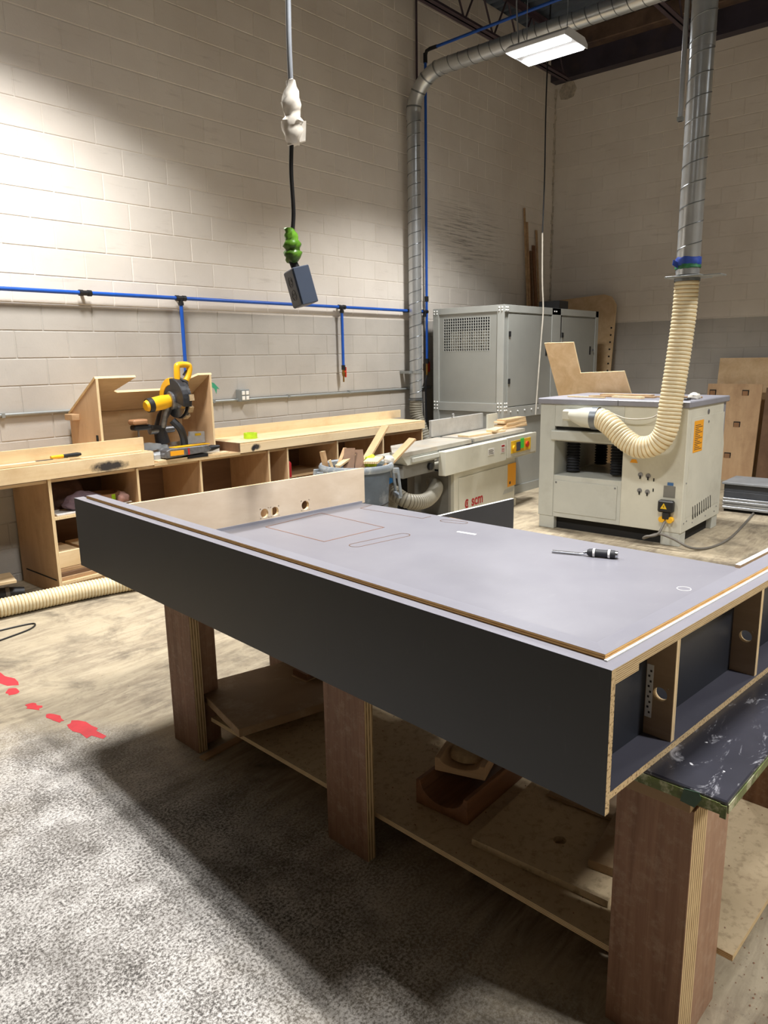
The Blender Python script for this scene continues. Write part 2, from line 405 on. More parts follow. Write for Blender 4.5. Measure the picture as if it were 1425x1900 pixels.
paint('sack', '6E5148', .8, 0, .3, 7, bump=.4); paint('sack_pink', '9C7468', .8, 0, .35, 9, bump=.4); paint('fabric_mauve', '7A6670', .85, 0, .3, 9, bump=.4); paint('magazine', 'D6D2CC', .5, 0, .1)
paint('roll_brown', '9C7350', .55, 0, .1)
paint('char', '25252B', .9); paint('red_paint', 'D8323C', .6, 0, .1, 12)
paint('steel_blade', 'C3C6CA', .22, 1.0, .05)
paint('rag', 'E6E1D6', .8, 0, .1, 12, bump=.5)
paint('alu_slab', 'B9BCC0', .35, .6, .12, 5); paint('slate', '46494F', .55, 0, .1); paint('slab_top', '8C8F92', .45, 0, .1)
paint('mortar', 'C4BAAA', .85, 0, .2, 18, 'World', bump=.8)
paint('wire', 'A9B0B8', .4, .6)
paint('tape_blue', '2F4FB0', .5, 0, .2, 15); paint('tape_teal', '2F7A4E', .5, 0, .2, 15); paint('green_mark', '3E9E78', .6)
paint('dust', 'B59C78', .9, 0, .2, 30)
# ---------------------------------------------------------------- structure
WY, WX, ZC = 5.73, 10.55, 5.98
fl = struct(G().box(-4.2, WX + .2, -5.2, WY + .2, -.2, 0).build('floor', ['concrete']), 'worn concrete floor with pale overspray and dark grime')
BW, BH, Z0 = .4064, .2032, .061
def blockmesh(w_, name='block'):
    g = G().box(0, w_ - .007, 0, .02, 0, BH - .007)
    o = g.build(name, 'block_paint', None, .0035)
    me = o.data; bpy.data.objects.remove(o)
    lo = Vector([min(v.co[i] for v in me.vertices) for i in range(3)])
    for v in me.vertices: v.co -= lo
    return me
def pix(p):
    q = Vector(p) - Vector((0, 0, 1.65)); d = q.dot(CF)
    return (712.5 + F_PX * q.dot(CR) / d, 950 - F_PX * q.dot(CU) / d, d) if d > .1 else (-9e9, 0, -1)
def blockwall(wall, origin, ex, L, nz):
    """running bond of painted blocks; the 300 that show largest are objects, the others one mesh"""
    full = blockmesh(BW); ex = Vector(ex); rz = math.atan2(ex.y, ex.x); c = []
    for k in range(nz):
        z = Z0 - BH + k * BH; off = (0, .5)[k % 2] * BW + random.uniform(-.02, .02)
        n = int(L / BW) + 2
        for i in range(n):
            s0 = i * BW - off
            if s0 < -.001: continue
            if s0 + BW > L + .3: continue
            p = Vector(origin) + ex * s0; p.z = max(z, z) + .0035
            mid = p + ex * BW / 2; mid.z += BH / 2; x, y, d = pix(mid)
            vis = d > 0 and -60 < x < 1485 and -40 < y < 1300 and z > .7
            c.append((d if vis else 1e6 + abs(d), p))
    c.sort(key=lambda t: t[0]); bm = bmesh.new()
    for i, (d, p) in enumerate(c):
        if i < 300:
            o = bpy.data.objects.new('block', full); COL.objects.link(o); o.parent = wall; o.location = p - wall.location; o.rotation_euler = (0, 0, rz)
        else:
            b = bmesh.new(); b.from_mesh(full); b.transform(Matrix.Translation(p - wall.location) @ Matrix.Rotation(rz, 4, 'Z'))
            t = bpy.data.meshes.new('t'); b.to_mesh(t); b.free(); bm.from_mesh(t); bpy.data.meshes.remove(t)
    me = bpy.data.meshes.new('block_field'); bm.to_mesh(me); bm.free(); me.materials.append(MAT['block_paint'])
    o = bpy.data.objects.new('block_field', me); COL.objects.link(o); o.parent = wall; o['kind'] = 'stuff'
wl = struct(G().box(-4.2, WX + .2, WY + .004, WY + .2, 0, ZC).build('wall_left', 'block_paint'), 'long painted block wall, cream above grey')
blockwall(wl, (-.2, WY, 0), (1, 0, 0), WX + .2, 30)
wb = struct(G().box(WX + .004, WX + .2, -5.2, WY + .1, 0, ZC).build('wall_back', 'block_paint'), 'end wall of painted blocks, cream above grey')
blockwall(wb, (WX, WY, 0), (0, -1, 0), 6.2, 27)
struct(G().box(-4.4, -4.2, -5.2, WY + .2, 0, ZC).build('wall_front', 'block_paint'))
struct(G().box(-4.4, WX + .2, -5.4, -5.2, 0, ZC).build('wall_right', 'block_paint'))
g = G()                                     # ribbed roof deck
for i in range(96):
    x = -4.3 + i * .155
    for a, b, za, zb in ((0, .06, 0, 0), (.06, .08, 0, .04), (.08, .135, .04, .04), (.135, .155, .04, 0)):
        g.add([(x + a, -5.3, ZC + za), (x + b, -5.3, ZC + zb), (x + b, WY + .2, ZC + zb), (x + a, WY + .2, ZC + za)], [(3, 2, 1, 0)])
g.box(-4.4, WX + .2, -5.4, WY + .2, ZC + .06, ZC + .12)
struct(g.build('ceiling', 'deck_paint'), 'dark ribbed metal roof deck')
# rough mortar bead down the corner
g = G(); z = 0
while z < 5.4:
    h = random.uniform(.03, .08); r_ = random.uniform(.015, .05)
    g.prism([(0, 0), (-r_, 0), (-r_ * random.uniform(.2, .6), -r_ * .6), (0, -random.uniform(.01, .03))], (WX + .002, WY + .002, z), (1, 0, 0), (0, 1, 0), (0, 0, h)); z += h
g.prism([(0, 0), (-.1, .02), (-.13, .12), (-.08, .2), (.0, .24), (.09, .22), (.14, .12), (.1, .02)], (WX + .0, WY - .19, 5.24), (0, -1, 0), (0, 0, 1), (-.014, 0, 0))
struct(g.build('trim_1', 'mortar'), 'rough mortar bead in the wall corner')
# steel over the end wall
b = thing('steel_beam', 'dark painted steel beam running above the end wall', 'beam', (WX - .2, 1, 5.47))
G().box(WX - .16, WX, -5.2, WY, 5.47, 5.76).build('web_plate', 'beam_paint', b)
G().box(WX - .34, WX, -5.2, WY, 5.76, 5.97).build('upper_flange', 'rust_steel', b, .01)
def joist(y, label):
    t = thing('roof_joist', label, 'joist', (4, y, 5.36), group='open web roof joists')
    G().box(-4.2, WX - .35, y - .06, y - .006, 5.36, 5.366).box(-4.2, WX - .35, y + .006, y + .06, 5.36, 5.366).box(-4.2, WX - .35, y - .012, y - .006, 5.36, 5.42).box(-4.2, WX - .35, y + .006, y + .012, 5.36, 5.42).build('bottom_chord', 'joist_paint', t)
    G().box(-4.2, WX - .2, y - .06, y + .06, 5.9, 5.906).box(-4.2, WX - .2, y - .012, y + .012, 5.84, 5.9).build('top_chord', 'joist_paint', t)
    x = 10.1; i = 0
    while x > 5.4:
        G().cyl((x, y, 5.38), (x - .3, y, 5.88), .012, n=8).build('web_bar', 'joist_paint', t)
        G().cyl((x - .6, y, 5.38), (x - .3, y, 5.88), .012, n=8).build('web_bar', 'joist_paint', t)
        x -= .6
joist(5.36, 'open web steel roof joist nearest the long wall')
joist(3.55, 'second open web roof joist out from the long wall')
joist(1.75, 'third open web roof joist out from the long wall')
# red paint splashes on the floor
for cx_, cy_, a_, b_ in ((1.40, 3.98, .17, .05), (1.375, 3.76, .05, .035), (1.37, 3.50, .06, .03), (1.385, 3.30, .07, .03), (1.42, 3.09, .135, .05)):
    n = 15; poly = []
    for i in range(n):
        t = 2 * math.pi * i / n; k = random.uniform(.6, 1.15); poly.append((math.cos(t) * b_ * k, math.sin(t) * a_ * k))
    G().prism(poly, (cx_, cy_, .0002), (1, .1, 0), (-.1, 1, 0), (0, 0, .0008)).build('paint_splash', 'red_paint', fl)
# ---------------------------------------------------------------- lamps
def highbay(c, label, vis):
    x, y, z = c; t = thing('high_bay_lamp', label, 'lamp', c, group='high bay lamps')
    hw, hl = .205, .29
    prof = [(-hw, 0), (-hw, .035), (-hw + .06, .075), (hw - .06, .075), (hw, .035), (hw, 0)]
    G().prism(prof, (x, y - hl, z), (1, 0, 0), (0, 0, 1), (0, 2 * hl, 0)).build('housing', 'lamp_white', t, .004)
    for s_ in (-1, 1):
        G().prism([(a * 1.01, b - .006) for a, b in prof], (x, y + s_ * hl - (.006 if s_ < 0 else 0), z), (1, 0, 0), (0, 0, 1), (0, .006, 0)).build('end_cap', 'lamp_white', t)
        G().box(x + s_ * .125 - .055, x + s_ * .125 + .055, y - hl + .01, y + hl - .01, z - .018, z - .002).build('lens', 'lamp_lens', t, .006)
        ld = bpy.data.lights.new('lens_light', 'AREA'); ld.shape = 'RECTANGLE'; ld.size = .10; ld.size_y = 2 * hl - .03
        ld.energy = LAMP_W; ld.color = LAMP_COL; ld.spread = math.radians(LAMP_SPREAD)
        lo = bpy.data.objects.new('lens_light', ld); COL.objects.link(lo); lo.parent = t; lo.location = (s_ * .125, 0, -.019)
        pts = [(x, y + s_ * .2, z + .075), (x, y + s_ * .2, ZC)]
        G().cyl(*pts, .004, n=6).build('chain', 'wire', t)
        G().cyl((x, y + s_ * .2, z + .07), (x, y + s_ * .2, z + .1), .02, n=8).build('hanger', 'wire', t)
    if vis: G().tube(spline([(x - .05, y + .25, z + .07), (x - .07, y + .27, z + .5), (x - .02, y + .24, z + 1.0), (x - .04, y + .25, ZC)], 6), .007, 6).build('power_cord', 'cable_silver', t)
names = ['white high bay lamp above the miter saw bench', 'white high bay lamp lit in front of the roof duct', 'white high bay lamp far right beyond the planer', 'white high bay lamp straight above the desk', 'white high bay lamp behind the near end of the workbench']
for c_, nm in zip(LAMPS, names): highbay(c_, nm, c_[0] > 6 and c_[1] > 0)
# ---------------------------------------------------------------- workbench under the desk (local x = depth, y = length)
TA = -math.radians(3.07)
tb = thing('workbench', 'plywood workbench with paint splashed black top and thick laminated legs', 'workbench', (1.414, .348, 0), TA, local=True)
G().box(0, 1.22, 0, 2.44, .752, .78).build('top', 'splash_top', tb, .003)
G().box(-.0025, 0, .012, 2.44, .748, .772).box(-.003, .001, 0, .012, .742, .77).build('edge_tape', 'tape_green', tb)
G().box(.004, 1.21, -.0025, 0, .752, .7715).build('end_tape', 'tape_green', tb)
G().prism([(.0, .0), (.03, -.003), (.042, .02), (.036, .034), (.006, .03)], (-.0031, .09, .745), (0, -1, 0), (0, 0, 1), (-.0015, 0, 0)).build('tape_patch', 'dark_green', tb)
G().box(.085, .105, .10, 2.40, .665, .752, 0, {'-y': 1}).build('apron', ['mdf', 'edge_x'], tb, .001)
G().box(.105, 1.12, .10, .12, .665, .752).build('end_apron', 'mdf', tb, .001)
G().prism([(0, 0), (.1, 0), (.0, -.09)], (.13, .098, .75), (1, 0, 0), (0, 0, 1), (0, -.018, 0)).build('corner_block', 'scrap', tb)
def leg(x, y0, y1, tA=.045, dB=.16, wB=.04, B='leg_wood2', yb=None):
    l = G().box(x, x + tA, y0, y1, 0, .665, 0, {'-y': 1, '+y': 1}).build('leg', ['leg_wood', 'edge_leg'], tb, .0015)
    yb = y0 + .002 if yb is None else yb
    G().box(x + tA, x + tA + dB, yb, yb + wB, 0.0, .752 - .0, 0, {'+x': 1, '-y': 2 if dB < .05 else 0}).build('leg_flange', [B, 'edge_y', 'edge_leg'], l, .0015)
    return l
leg(.098, .095, .275, .085, .155); leg(.10, 1.13, 1.327, .038, dB=.02, wB=.12, yb=1.15); leg(.098, 2.155, 2.35, dB=.10, wB=.045, yb=2.2)
leg(1.06, .083, .275); leg(1.06, 1.13, 1.327); leg(1.06, 2.155, 2.35); leg(.62, 2.2, 2.33, dB=.06, wB=.1, B='leg_wood2')
sh = G().prism([(.345, .06), (1.2, .06), (1.2, 2.36), (.255, 2.36), (.255, 2.14), (.16, 2.14), (.16, .285), (.345, .285)], (0, 0, .132), (1, 0, 0), (0, 1, 0), (0, 0, .018), 0, 1).build('lower_shelf', ['mdf_pale', 'edge_z'], tb)
G().box(.3, .345, .3, 2.2, 0.0, .132).build('shelf_support', 'leg_wood', tb); G().box(.95, .99, .3, 2.2, 0.0, .132).build('shelf_support', 'leg_wood', tb)
TM = Matrix.Translation((1.414, .348, 0)) @ Matrix.Rotation(TA, 4, 'Z')
def T(x, y, z): return TM @ Vector((x, y, z))
def tthing(name, label, cat, p, rz=0, group=None): return thing(name, label, cat, TM @ Vector(p), TA + rz, group, local=True)
# boards and blocks lying on the lower shelf
o = tthing('mdf_board', 'thick brown fibreboard resting tilted on the shelf beside the left leg', 'board', (.33, 2.0, .151), math.radians(-12))
G().box(-.2, .3, -.22, .27, .05, .085).build('board', 'mdf', o, .002); G().box(-.12, .25, -.1, .2, 0, .05).build('packer', 'mdf_pale', o, .002)
o = tthing('ply_offcut_stack', 'small stack of laminated plywood offcuts behind the tilted fibreboard', 'offcuts', (.62, 2.02, .151))
for i in range(4): G().box(-.09 + .006 * i, .1, -.06, .05 - .004 * i, i * .03, i * .03 + .028).build('offcut', 'walnut' if i % 2 else 'scrap', o, .001)
def cove(name, label, p, rz, L, w_, h, base):
    t = tthing(name, label, 'wood block', p, rz)
    pr = [(-w_ / 2, 0), (w_ / 2, 0), (w_ / 2, h)]
    for i in range(13):
        a = math.pi * i / 12; pr.append((math.cos(a) * w_ * .42, h - .9 * h * math.sin(a) * .75))
    pr.append((-w_ / 2, h))
    G().prism(pr, (0, 0, 0), (1, 0, 0), (0, 0, 1), (0, L, 0)).build('trough', base, t, .002)
    return t
cove('cove_block', 'long wooden trough block with a hollowed face on the shelf', (.30, .98, .151), math.radians(-86), .45, .21, .09, 'walnut')
c2 = tthing('cove_offcut', 'short hollowed wood block heaped with sawdust on top of the trough', 'wood block', (.50, 1.02, .242), math.radians(-70))
pr = [(-.09, 0), (.09, 0), (.09, .05)] + [(math.cos(math.pi * i / 10) * .07, .05 - .028 * math.sin(math.pi * i / 10)) for i in range(11)] + [(-.09, .05)]
G().prism(pr, (0, -.1, 0), (1, 0, 0), (0, 0, 1), (0, .2, 0)).build('block', 'scrap', c2, .002)
g = G(); g.lathe([(.07, .0), (.055, .018), (.03, .028), (.0001, .03)], (0, 0, .03), 16); g.build('sawdust_heap', 'dust', c2, smooth=60)
o = tthing('routed_panel', 'pale fibreboard panel with a drilled hole and routed recess on the shelf', 'board', (.62, .62, .151), math.radians(5))
G().plate(-.36, .36, -.22, .22, (0, 0, 0), (1, 0, 0), (0, 1, 0), (0, 0, .022), [(-.2, -.0, .02)], 0, 0).build('panel', 'mdf_pale', o, 0)
G().box(-.02, .32, -.17, .14, .022, .034).build('raised_field', 'mdf', o, .006)
o = tthing('pine_offcut', 'small brown board lying at the near end of the shelf', 'board', (.50, .40, .173), math.radians(10)); G().box(-.12, .2, -.09, .1, 0, .03).build('board', 'mdf', o, .002)
o = tthing('thin_batten', 'thin pale batten lying at the foot of the left table leg', 'batten', (.24, 2.12, 0), math.radians(6)); G().box(-.16, .16, -.02, .02, 0, .008).build('batten', 'scrap', o)
# sawdust crumbs on the shelf
g = G()
for i in range(420):
    x, y = random.uniform(.17, 1.1), random.uniform(.1, 2.3); r_ = random.uniform(.0012, .004)
    g.add([(x - r_, y, .1502), (x, y - r_ * .7, .1502), (x + r_, y, .1502), (x, y + r_ * .7, .1502 + r_ * .7)], [(0, 1, 3), (1, 2, 3), (2, 0, 3)])
o = g.build('wood_crumbs', 'walnut', tb, merge=0); o['kind'] = 'stuff'
# ---------------------------------------------------------------- reception desk carcass lying on the workbench (local x = across, y = along)
DA = -math.radians(5.64); D0 = Vector((1.259, .531, .75))
dk = thing('desk_carcass', 'unfinished grey laminate desk carcass lying across the workbench', 'desk', D0, DA, local=True)
DM = Matrix.Translation(D0) @ Matrix.Rotation(DA, 4, 'Z')
L_, ZR, ZI, ZM = 2.635, .31, .322, .135
fp = G().box(0, .016, 0, L_, 0, ZR, 0, {'-y': 1, '+y': 1, '+z': 2}).build('front_panel', ['lam_dark', 'particle', 'lam_rim'], dk)
G().box(.016, 1.44, 0, L_, .03, .046, 0, {'-y': 1}).build('bottom_panel', ['lam_shade', 'particle'], dk)
# outer rim, mitred
def rim(name, w0, w1, v1, u1, z0, z1, mats, end_u=L_):
    a = G().prism([(0, 0), (w1 - w0, w1 - w0), (w1 - w0, end_u - w0), (0, end_u - w0)], (w0, w0, z0), (1, 0, 0), (0, 1, 0), (0, 0, z1 - z0), 0, 1)
    b_ = G().prism([(0, 0), (v1 - w0, 0), (v1 - w0, u1 - w0), (w1 - w0 , u1 - w0)] , (w0, w0, z0), (1, 0, 0), (0, 1, 0), (0, 0, z1 - z0), 0, 1)
    return a.build(name, mats, dk), b_.build(name, mats, dk)
G().box(.016, .042, .042, L_, ZR - .019, ZR, 0, {'+y': 1}).build('outer_rim', ['lam_rim', 'edge_z'], dk)
G().prism([(.016, 0), (1.44, 0), (1.44, .042), (.016, .042)], (0, 0, ZR - .019), (1, 0, 0), (0, 1, 0), (0, 0, .019), 0, 1).build('outer_rim', ['lam_rim', 'edge_z'], dk)
G().box(.016, .108, .0, .05, ZR - .034, ZR - .019, 0).build('corner_packer', 'edge_z', dk, .0008)
G().box(.030, 1.44, .0272, .0344, ZR, ZR + .003).build('white_lining', 'white_strip', dk)
rim('inner_rim', .0345, .080, 1.44, .080, ZR, ZI, ['lam_rim', 'edge_fine'], 2.58)
G().box(.060, .078, .085, 2.58, .046, ZR - .0, 0).build('inner_wall', 'lam_dark', dk)
G().box(.016, 1.44, .070, .086, .046, ZR - .019).build('compartment_back', 'lam_dark', dk)
for v_, hole in ((.284, True), (.768, True), (1.25, True)):
    d = G().plate(0, .066, 0, ZR - .019 - .046, (v_, .004, .046), (0, 1, 0), (0, 0, 1), (.016, 0, 0), [(.031, .105, .0165)], 0, 1).build('divider', ['divider_ply', 'edge_pale'], dk)
    if v_ < .3:
        g = G().box(v_ - .0015, v_, .0525, .068, .088, .215); st = g.build('marking_strip', 'label_white', d)
        g = G()
        for i in range(9):
            z = .098 + i * .0125; g.box(v_ - .0022, v_ - .0015, .0555 + .004 * (i % 2), .0600 + .004 * (i % 2), z, z + .005)
        g.build('marking_print', 'label_ink', st)
# recessed work surface with the routed outlines
ms = G().prism([(.078, .086), (1.47, .086), (1.47, .33), (1.385, 2.03), (1.36, 2.24), (.078, 2.24)], (0, 0, ZM - .018), (1, 0, 0), (0, 1, 0), (0, 0, .018), 0, 1).build('work_surface', ['lam_top', 'edge_z'], dk)
def groove(pts, closed=True, w_=.004, mt='edge_fine'):
    P = [Vector((p[0], p[1], ZM + .0004)) for p in pts]; g = G(); n = len(P)
    for i in range(n if closed else n - 1):
        a, b2 = P[i], P[(i + 1) % n]; d = (b2 - a).normalized(); g.beam(a - d * w_ / 2, b2 + d * w_ / 2, w_, .0008)
    g.build('routed_line', mt, ms)
groove([(.68, 2.15), (.69, 1.73), (1.045, 1.735), (1.05, 2.2)], w_=.005, mt='walnut')
def slot(c0, c1, r_):
    c0, c1 = Vector((*c0, 0)), Vector((*c1, 0)); a0 = math.atan2((c1 - c0).y, (c1 - c0).x); p = []
    for c, s_ in ((c1, -1), (c0, 1)):
        for i in range(9):
            a = a0 + s_ * math.pi / 2 + (math.pi * i / 8); p.append((c.x + r_ * math.cos(a), c.y + r_ * math.sin(a)))
    return p
groove(slot((.745, 1.585), (1.0, 1.565), .03), w_=.0035, mt='dark_wood_and_shade')
groove([(1.36, 1.735), (1.30, 1.735), (1.262, 2.14), (1.36, 2.16)], False, .004, 'dark_wood_and_shade')
groove(slot((1.335, 1.62), (1.36, 1.53), .022), w_=.003, mt='dark_wood_and_shade')
G().prism([(0, 0), (.018, .004), (.03, -.092), (.012, -.096)], (1.2, 1.432, ZM), (1, 0, 0), (0, 1, 0), (0, 0, .0006)).build('masking_tape', 'white_strip', ms)
g = G(); q = [(1.10 + .022 * math.cos(a * math.pi / 10), .355 + .022 * math.sin(a * math.pi / 10)) for a in range(20)]
for i in range(20): g.beam((*q[i], ZM + .0003), (*q[(i + 1) % 20], ZM + .0003), .0018, .0006)
g.build('pencil_ring', 'white_strip', ms)
G().plate(.08, 1.385, 0, ZI - ZM, (0, 2.242, ZM), (1, 0, 0), (0, 0, 1), (0, .016, 0), [(.74, .043, .022), (.80, .043, .022), (.985, .045, .023)], 0, 1).build('end_panel', ['ply_maple', 'edge_pale'], dk)
G().box(.08, 1.36, 2.234, 2.242, ZM, ZM + .012).build('end_shadow_line', 'machine_top', dk)  # grey strip drawn as the shadow line at the end panel's foot
G().box(1.40, 1.995, 1.71, 1.728, -.03, ZM, 0, {'+z': 1}).build('wing_panel', ['lam_dark', 'white_strip'], dk)
G().box(1.46, 2.02, .315, .333, -.03, ZM + .012, 0, {'+z': 1}).build('wing_panel', ['divider_ply', 'white_strip'], dk)
G().box(1.40, 1.47, 1.60, 1.71, -.0 + .046, ZM - .018).build('wing_cleat', 'scrap', dk)
# chisel
ch = thing('chisel', 'steel wood chisel with black rubber grip lying on the desk', 'chisel', DM @ Vector((1.235, .81, ZM + .016)), DA + math.atan2(-.215, .085), local=True)
G().prism([(-.125, -.008), (-.02, -.007), (.0, -.004), (.0, .004), (-.02, .007), (-.125, .008)], (0, 0, -.012), (1, 0, 0), (0, 1, 0), (0, 0, .006)).build('blade', 'steel_blade', ch, .001)
G().lathe([(.0065, 0), (.007, .02), (.01, .024)], (0, 0, 0), 12); g = G().tube([(-.004, 0, -.004), (.012, 0, -.001)], [.0055, .008], 12); g.build('ferrule', 'steel_blade', ch, smooth=40)
xs = [.010, .016, .03, .05, .075, .098, .112, .117]; rs = [.009, .0135, .0155, .0145, .0145, .0165, .016, .013]
G().tube([(x, 0, 0) for x in xs], rs, 16).build('grip', 'rubber', ch, smooth=40)
for x in (.036, .092): G().tube([(x - .004, 0, 0), (x + .004, 0, 0)], [.0165, .0172], 16).build('grip_ring', 'label_white', ch, smooth=40)
G().tube([(.116, 0, 0), (.124, 0, 0)], [.0145, .0135], 16).build('strike_cap', 'steel_blade', ch, smooth=40)
# ---------------------------------------------------------------- hanging outlet box
hb = thing('hanging_outlet', 'dark grey outlet box hanging on a taped cord above the desk', 'outlet box', (2.17, 2.33, 1.85))
HM = Matrix.Translation((2.178, 2.332, 1.94)) @ Matrix.Rotation(math.radians(-14), 4, Vector((.68, .73, 0))) @ Matrix.Rotation(math.radians(-22), 4, 'Z')
def hbuild(g, name, mats, par=hb, **k):
    g.v = [HM @ v for v in g.v]; return g.build(name, mats, par, **k)
bx_ = hbuild(G().box(-.036, .036, -.055, .055, -.075, .075), 'box', 'outlet_grey', bevel=.003)
hbuild(G().box(-.040, -.036, -.05, .05, -.07, .07), 'cover_plate', 'outlet_face', bevel=.001)
for dz in (.027, -.027):
    g = G(); n = 20
    for i in range(n):
        a, b2 = 2 * math.pi * i / n, 2 * math.pi * (i + 1) / n; g.beam((-.0405, .021 * math.cos(a), dz + .021 * math.sin(a)), (-.0405, .021 * math.cos(b2), dz + .021 * math.sin(b2)), .0016, .002, (1, 0, 0))
    g.box(-.0415, -.04, -.010, -.007, dz - .001, dz + .009).box(-.0415, -.04, .007, .010, dz - .001, dz + .009).box(-.0415, -.04, -.003, .003, dz - .012, dz - .006)
    hbuild(g, 'socket', 'cable_grey', bx_)
hbuild(G().cyl((0, 0, .075), (-.006, 0, .11), .018, .016, 14), 'cord_grip', 'black_plastic', smooth=40)
top = HM @ Vector((-.006, 0, .1))
g = G().tube(spline([top, top + Vector((-.008, .0, .06)), (2.145, 2.325, 2.22), (2.11, 2.29, 2.38), (2.10, 2.26, 2.55)], 8), .0085, 10); g.build('cord', 'black_plastic', hb, smooth=60)
def wrap(pts, rad, name, mt, seed):
    random.seed(seed); q = spline(pts, 6); r2 = []
    n = len(q)
    for i in range(n):
        t = i / (n - 1); r2.append(rad * (.5 + .6 * math.sin(math.pi * min(1, t * 1.05 + .03)) ** .6) * random.uniform(.8, 1.2))
    g = G().tube(q, r2, 12)
    for v in g.v: v += Vector([random.uniform(-1, 1) * rad * .16 for _ in range(3)])
    return g.build(name, mt, hb, smooth=60)
wrap([top + Vector((-.002, 0, .0)), top + Vector((.0, .0, .06)), top + Vector((-.012, 0, .135))], .032, 'green_wrap', 'green_film', 3)
wrap([(2.105, 2.262, 2.46), (2.098, 2.262, 2.56), (2.09, 2.25, 2.68)], .034, 'clear_wrap', 'clear_film', 5)
G().prism([(-.03, 0), (.04, .015), (.045, .085), (-.015, .08)], (2.10, 2.25, 2.455), (.65, -.76, 0), (0, 0, 1), (.01, .01, 0)).build('clear_flap', 'clear_film', hb)
G().tube(spline([(2.10, 2.26, 2.6), (2.075, 2.235, 2.8), (2.07, 2.22, 3.2), (2.06, 2.2, 4.5), (2.06, 2.2, ZC)], 6), .010, 10).build('upper_cord', 'cable_silver', hb, smooth=60)
random.seed(11)
# ---------------------------------------------------------------- wall services
def pipe(g, p0, p1, r_=.016, n=12, m=0): return g.cyl(p0, p1, r_, n=n, m=m)
PY = 5.665
ap = thing('air_line', 'bright blue compressed air pipe with drops along the block wall', 'pipe', (4.5, PY, 1.4))
G().cyl((1.2, PY, 2.18), (7.32, PY, 2.18), .016, n=12).build('main_pipe', 'pipe_blue', ap, smooth=40)
def fitting(x, z, vert=True):
    g = G().cyl((x - .05, PY, z), (x - .02, PY, z), .024, n=14).cyl((x - .03, PY, z), (x + .03, PY, z), .020, n=14).cyl((x + .02, PY, z), (x + .05, PY, z), .024, n=14)
    if vert: g.cyl((x, PY, z), (x, PY, z - .05), .020, n=14).cyl((x, PY, z - .035), (x, PY, z - .06), .024, n=14)
    g.box(x - .012, x + .012, PY, WY, z - .012, z + .012)
    g.build('tee_fitting' if vert else 'pipe_coupling', 'black_plastic', ap, smooth=40)
fitting(2.99, 2.18, False); fitting(3.86, 2.18); fitting(5.87, 2.18); fitting(7.32, 2.18)
for x in (1.9, 6.99): G().box(x - .012, x + .012, PY - .024, WY, 2.16, 2.20).build('pipe_clip', 'black_plastic', ap, .002)
G().cyl((3.86, PY, 2.13), (3.86, PY, 1.0), .016, n=12).build('drop_pipe', 'pipe_blue', ap, smooth=40)
def valve(x, z):
    v = G().cyl((x, PY, z + .05), (x, PY, z), .022, n=12).build('valve_collar', 'black_plastic', ap, smooth=40)
    G().cyl((x, PY, z), (x, PY, z - .07), .014, n=10).cyl((x, PY, z - .02), (x, PY, z - .05), .019, n=6).cyl((x, PY, z - .07), (x, PY, z - .13), .009, n=8).build('valve_body', 'brass', ap, smooth=40)
    G().box(x + .016, x + .03, PY - .02, PY, z - .08, z + .03).box(x, x + .02, PY - .02, PY - .005, z - .03, z - .01).build('valve_lever', 'red_plastic', ap, .003)
G().cyl((5.87, PY, 2.13), (5.87, PY, 1.56), .016, n=12).build('drop_pipe', 'pipe_blue', ap, smooth=40); valve(5.87, 1.52)
rs_ = thing('air_riser', 'blue air riser beside the galvanised duct with a red valve', 'pipe', (7.36, PY, 1.0))
def rpart(g, n, m): g.build(n, m, rs_, smooth=40)
rpart(G().cyl((7.36, PY, 1.62), (7.36, PY, 5.0), .016, n=12).tube(spline([(7.36, 5.5, 5.06), (7.36, 3.4, 5.10), (7.36, 0, 5.12)], 4), .016, 12), 'riser_pipe', 'pipe_blue')
rpart(G().cyl((7.36, PY, 4.93), (7.36, PY, 5.03), .024, n=12).tube([(7.36, PY, 5.0), (7.36, PY - .02, 5.05), (7.36, PY - .07, 5.06), (7.36, 5.5, 5.06)], .02, 12), 'elbow', 'black_plastic')
rpart(G().cyl((7.36, PY, 2.3), (7.36, PY, 2.36), .024, n=12), 'pipe_coupling', 'black_plastic')
rpart(G().cyl((7.36, PY, 1.62), (7.36, PY, 1.56), .023, n=12), 'valve_collar', 'black_plastic')
rpart(G().cyl((7.36, PY, 1.56), (7.36, PY, 1.42), .014, n=10), 'valve_body', 'brass')
rpart(G().box(7.38, 7.394, PY - .02, PY, 1.46, 1.58), 'valve_lever', 'red_plastic')
rpart(G().tube(spline([(7.36, PY, 1.42), (7.33, PY, 1.3), (7.34, PY, .9), (7.3, PY - .05, .3), (7.3, PY - .1, .02)], 6), .012, 8), 'rubber_hose', 'black_plastic')
sp_ = thing('steel_riser', 'thin dark pipe climbing the wall behind the duct', 'pipe', (7.245, 5.7, 0)); G().cyl((7.245, 5.7, 0), (7.245, 5.7, ZC), .013, n=10).build('pipe', 'joist_paint', sp_, smooth=40)
for z in (2.6, 4.3): G().box(7.22, 7.27, 5.68, WY, z, z + .03).build('strap', 'galv_dull', sp_)
cn = thing('conduit', 'grey electrical conduit running along the wall above the bench', 'conduit', (4, 5.71, 1.28))
G().cyl((1.2, 5.712, 1.28), (6.9, 5.712, 1.265), .0125, n=10).build('tube', 'galv_dull', cn, smooth=40); G().cyl((6.9, 5.712, 1.265), (7.5, 5.712, 1.265), .0125, n=10).build('tube', 'galv_dull', cn, smooth=40)
for x in (2.28, 4.17, 5.1, 6.0): G().box(x - .012, x + .012, 5.697, WY, 1.258, 1.292).build('conduit_clip', 'galv_dull', cn)
ob = thing('outlet_box', 'double white wall outlet in a grey surface box on the conduit', 'outlet', (4.5, 5.7, 1.3))
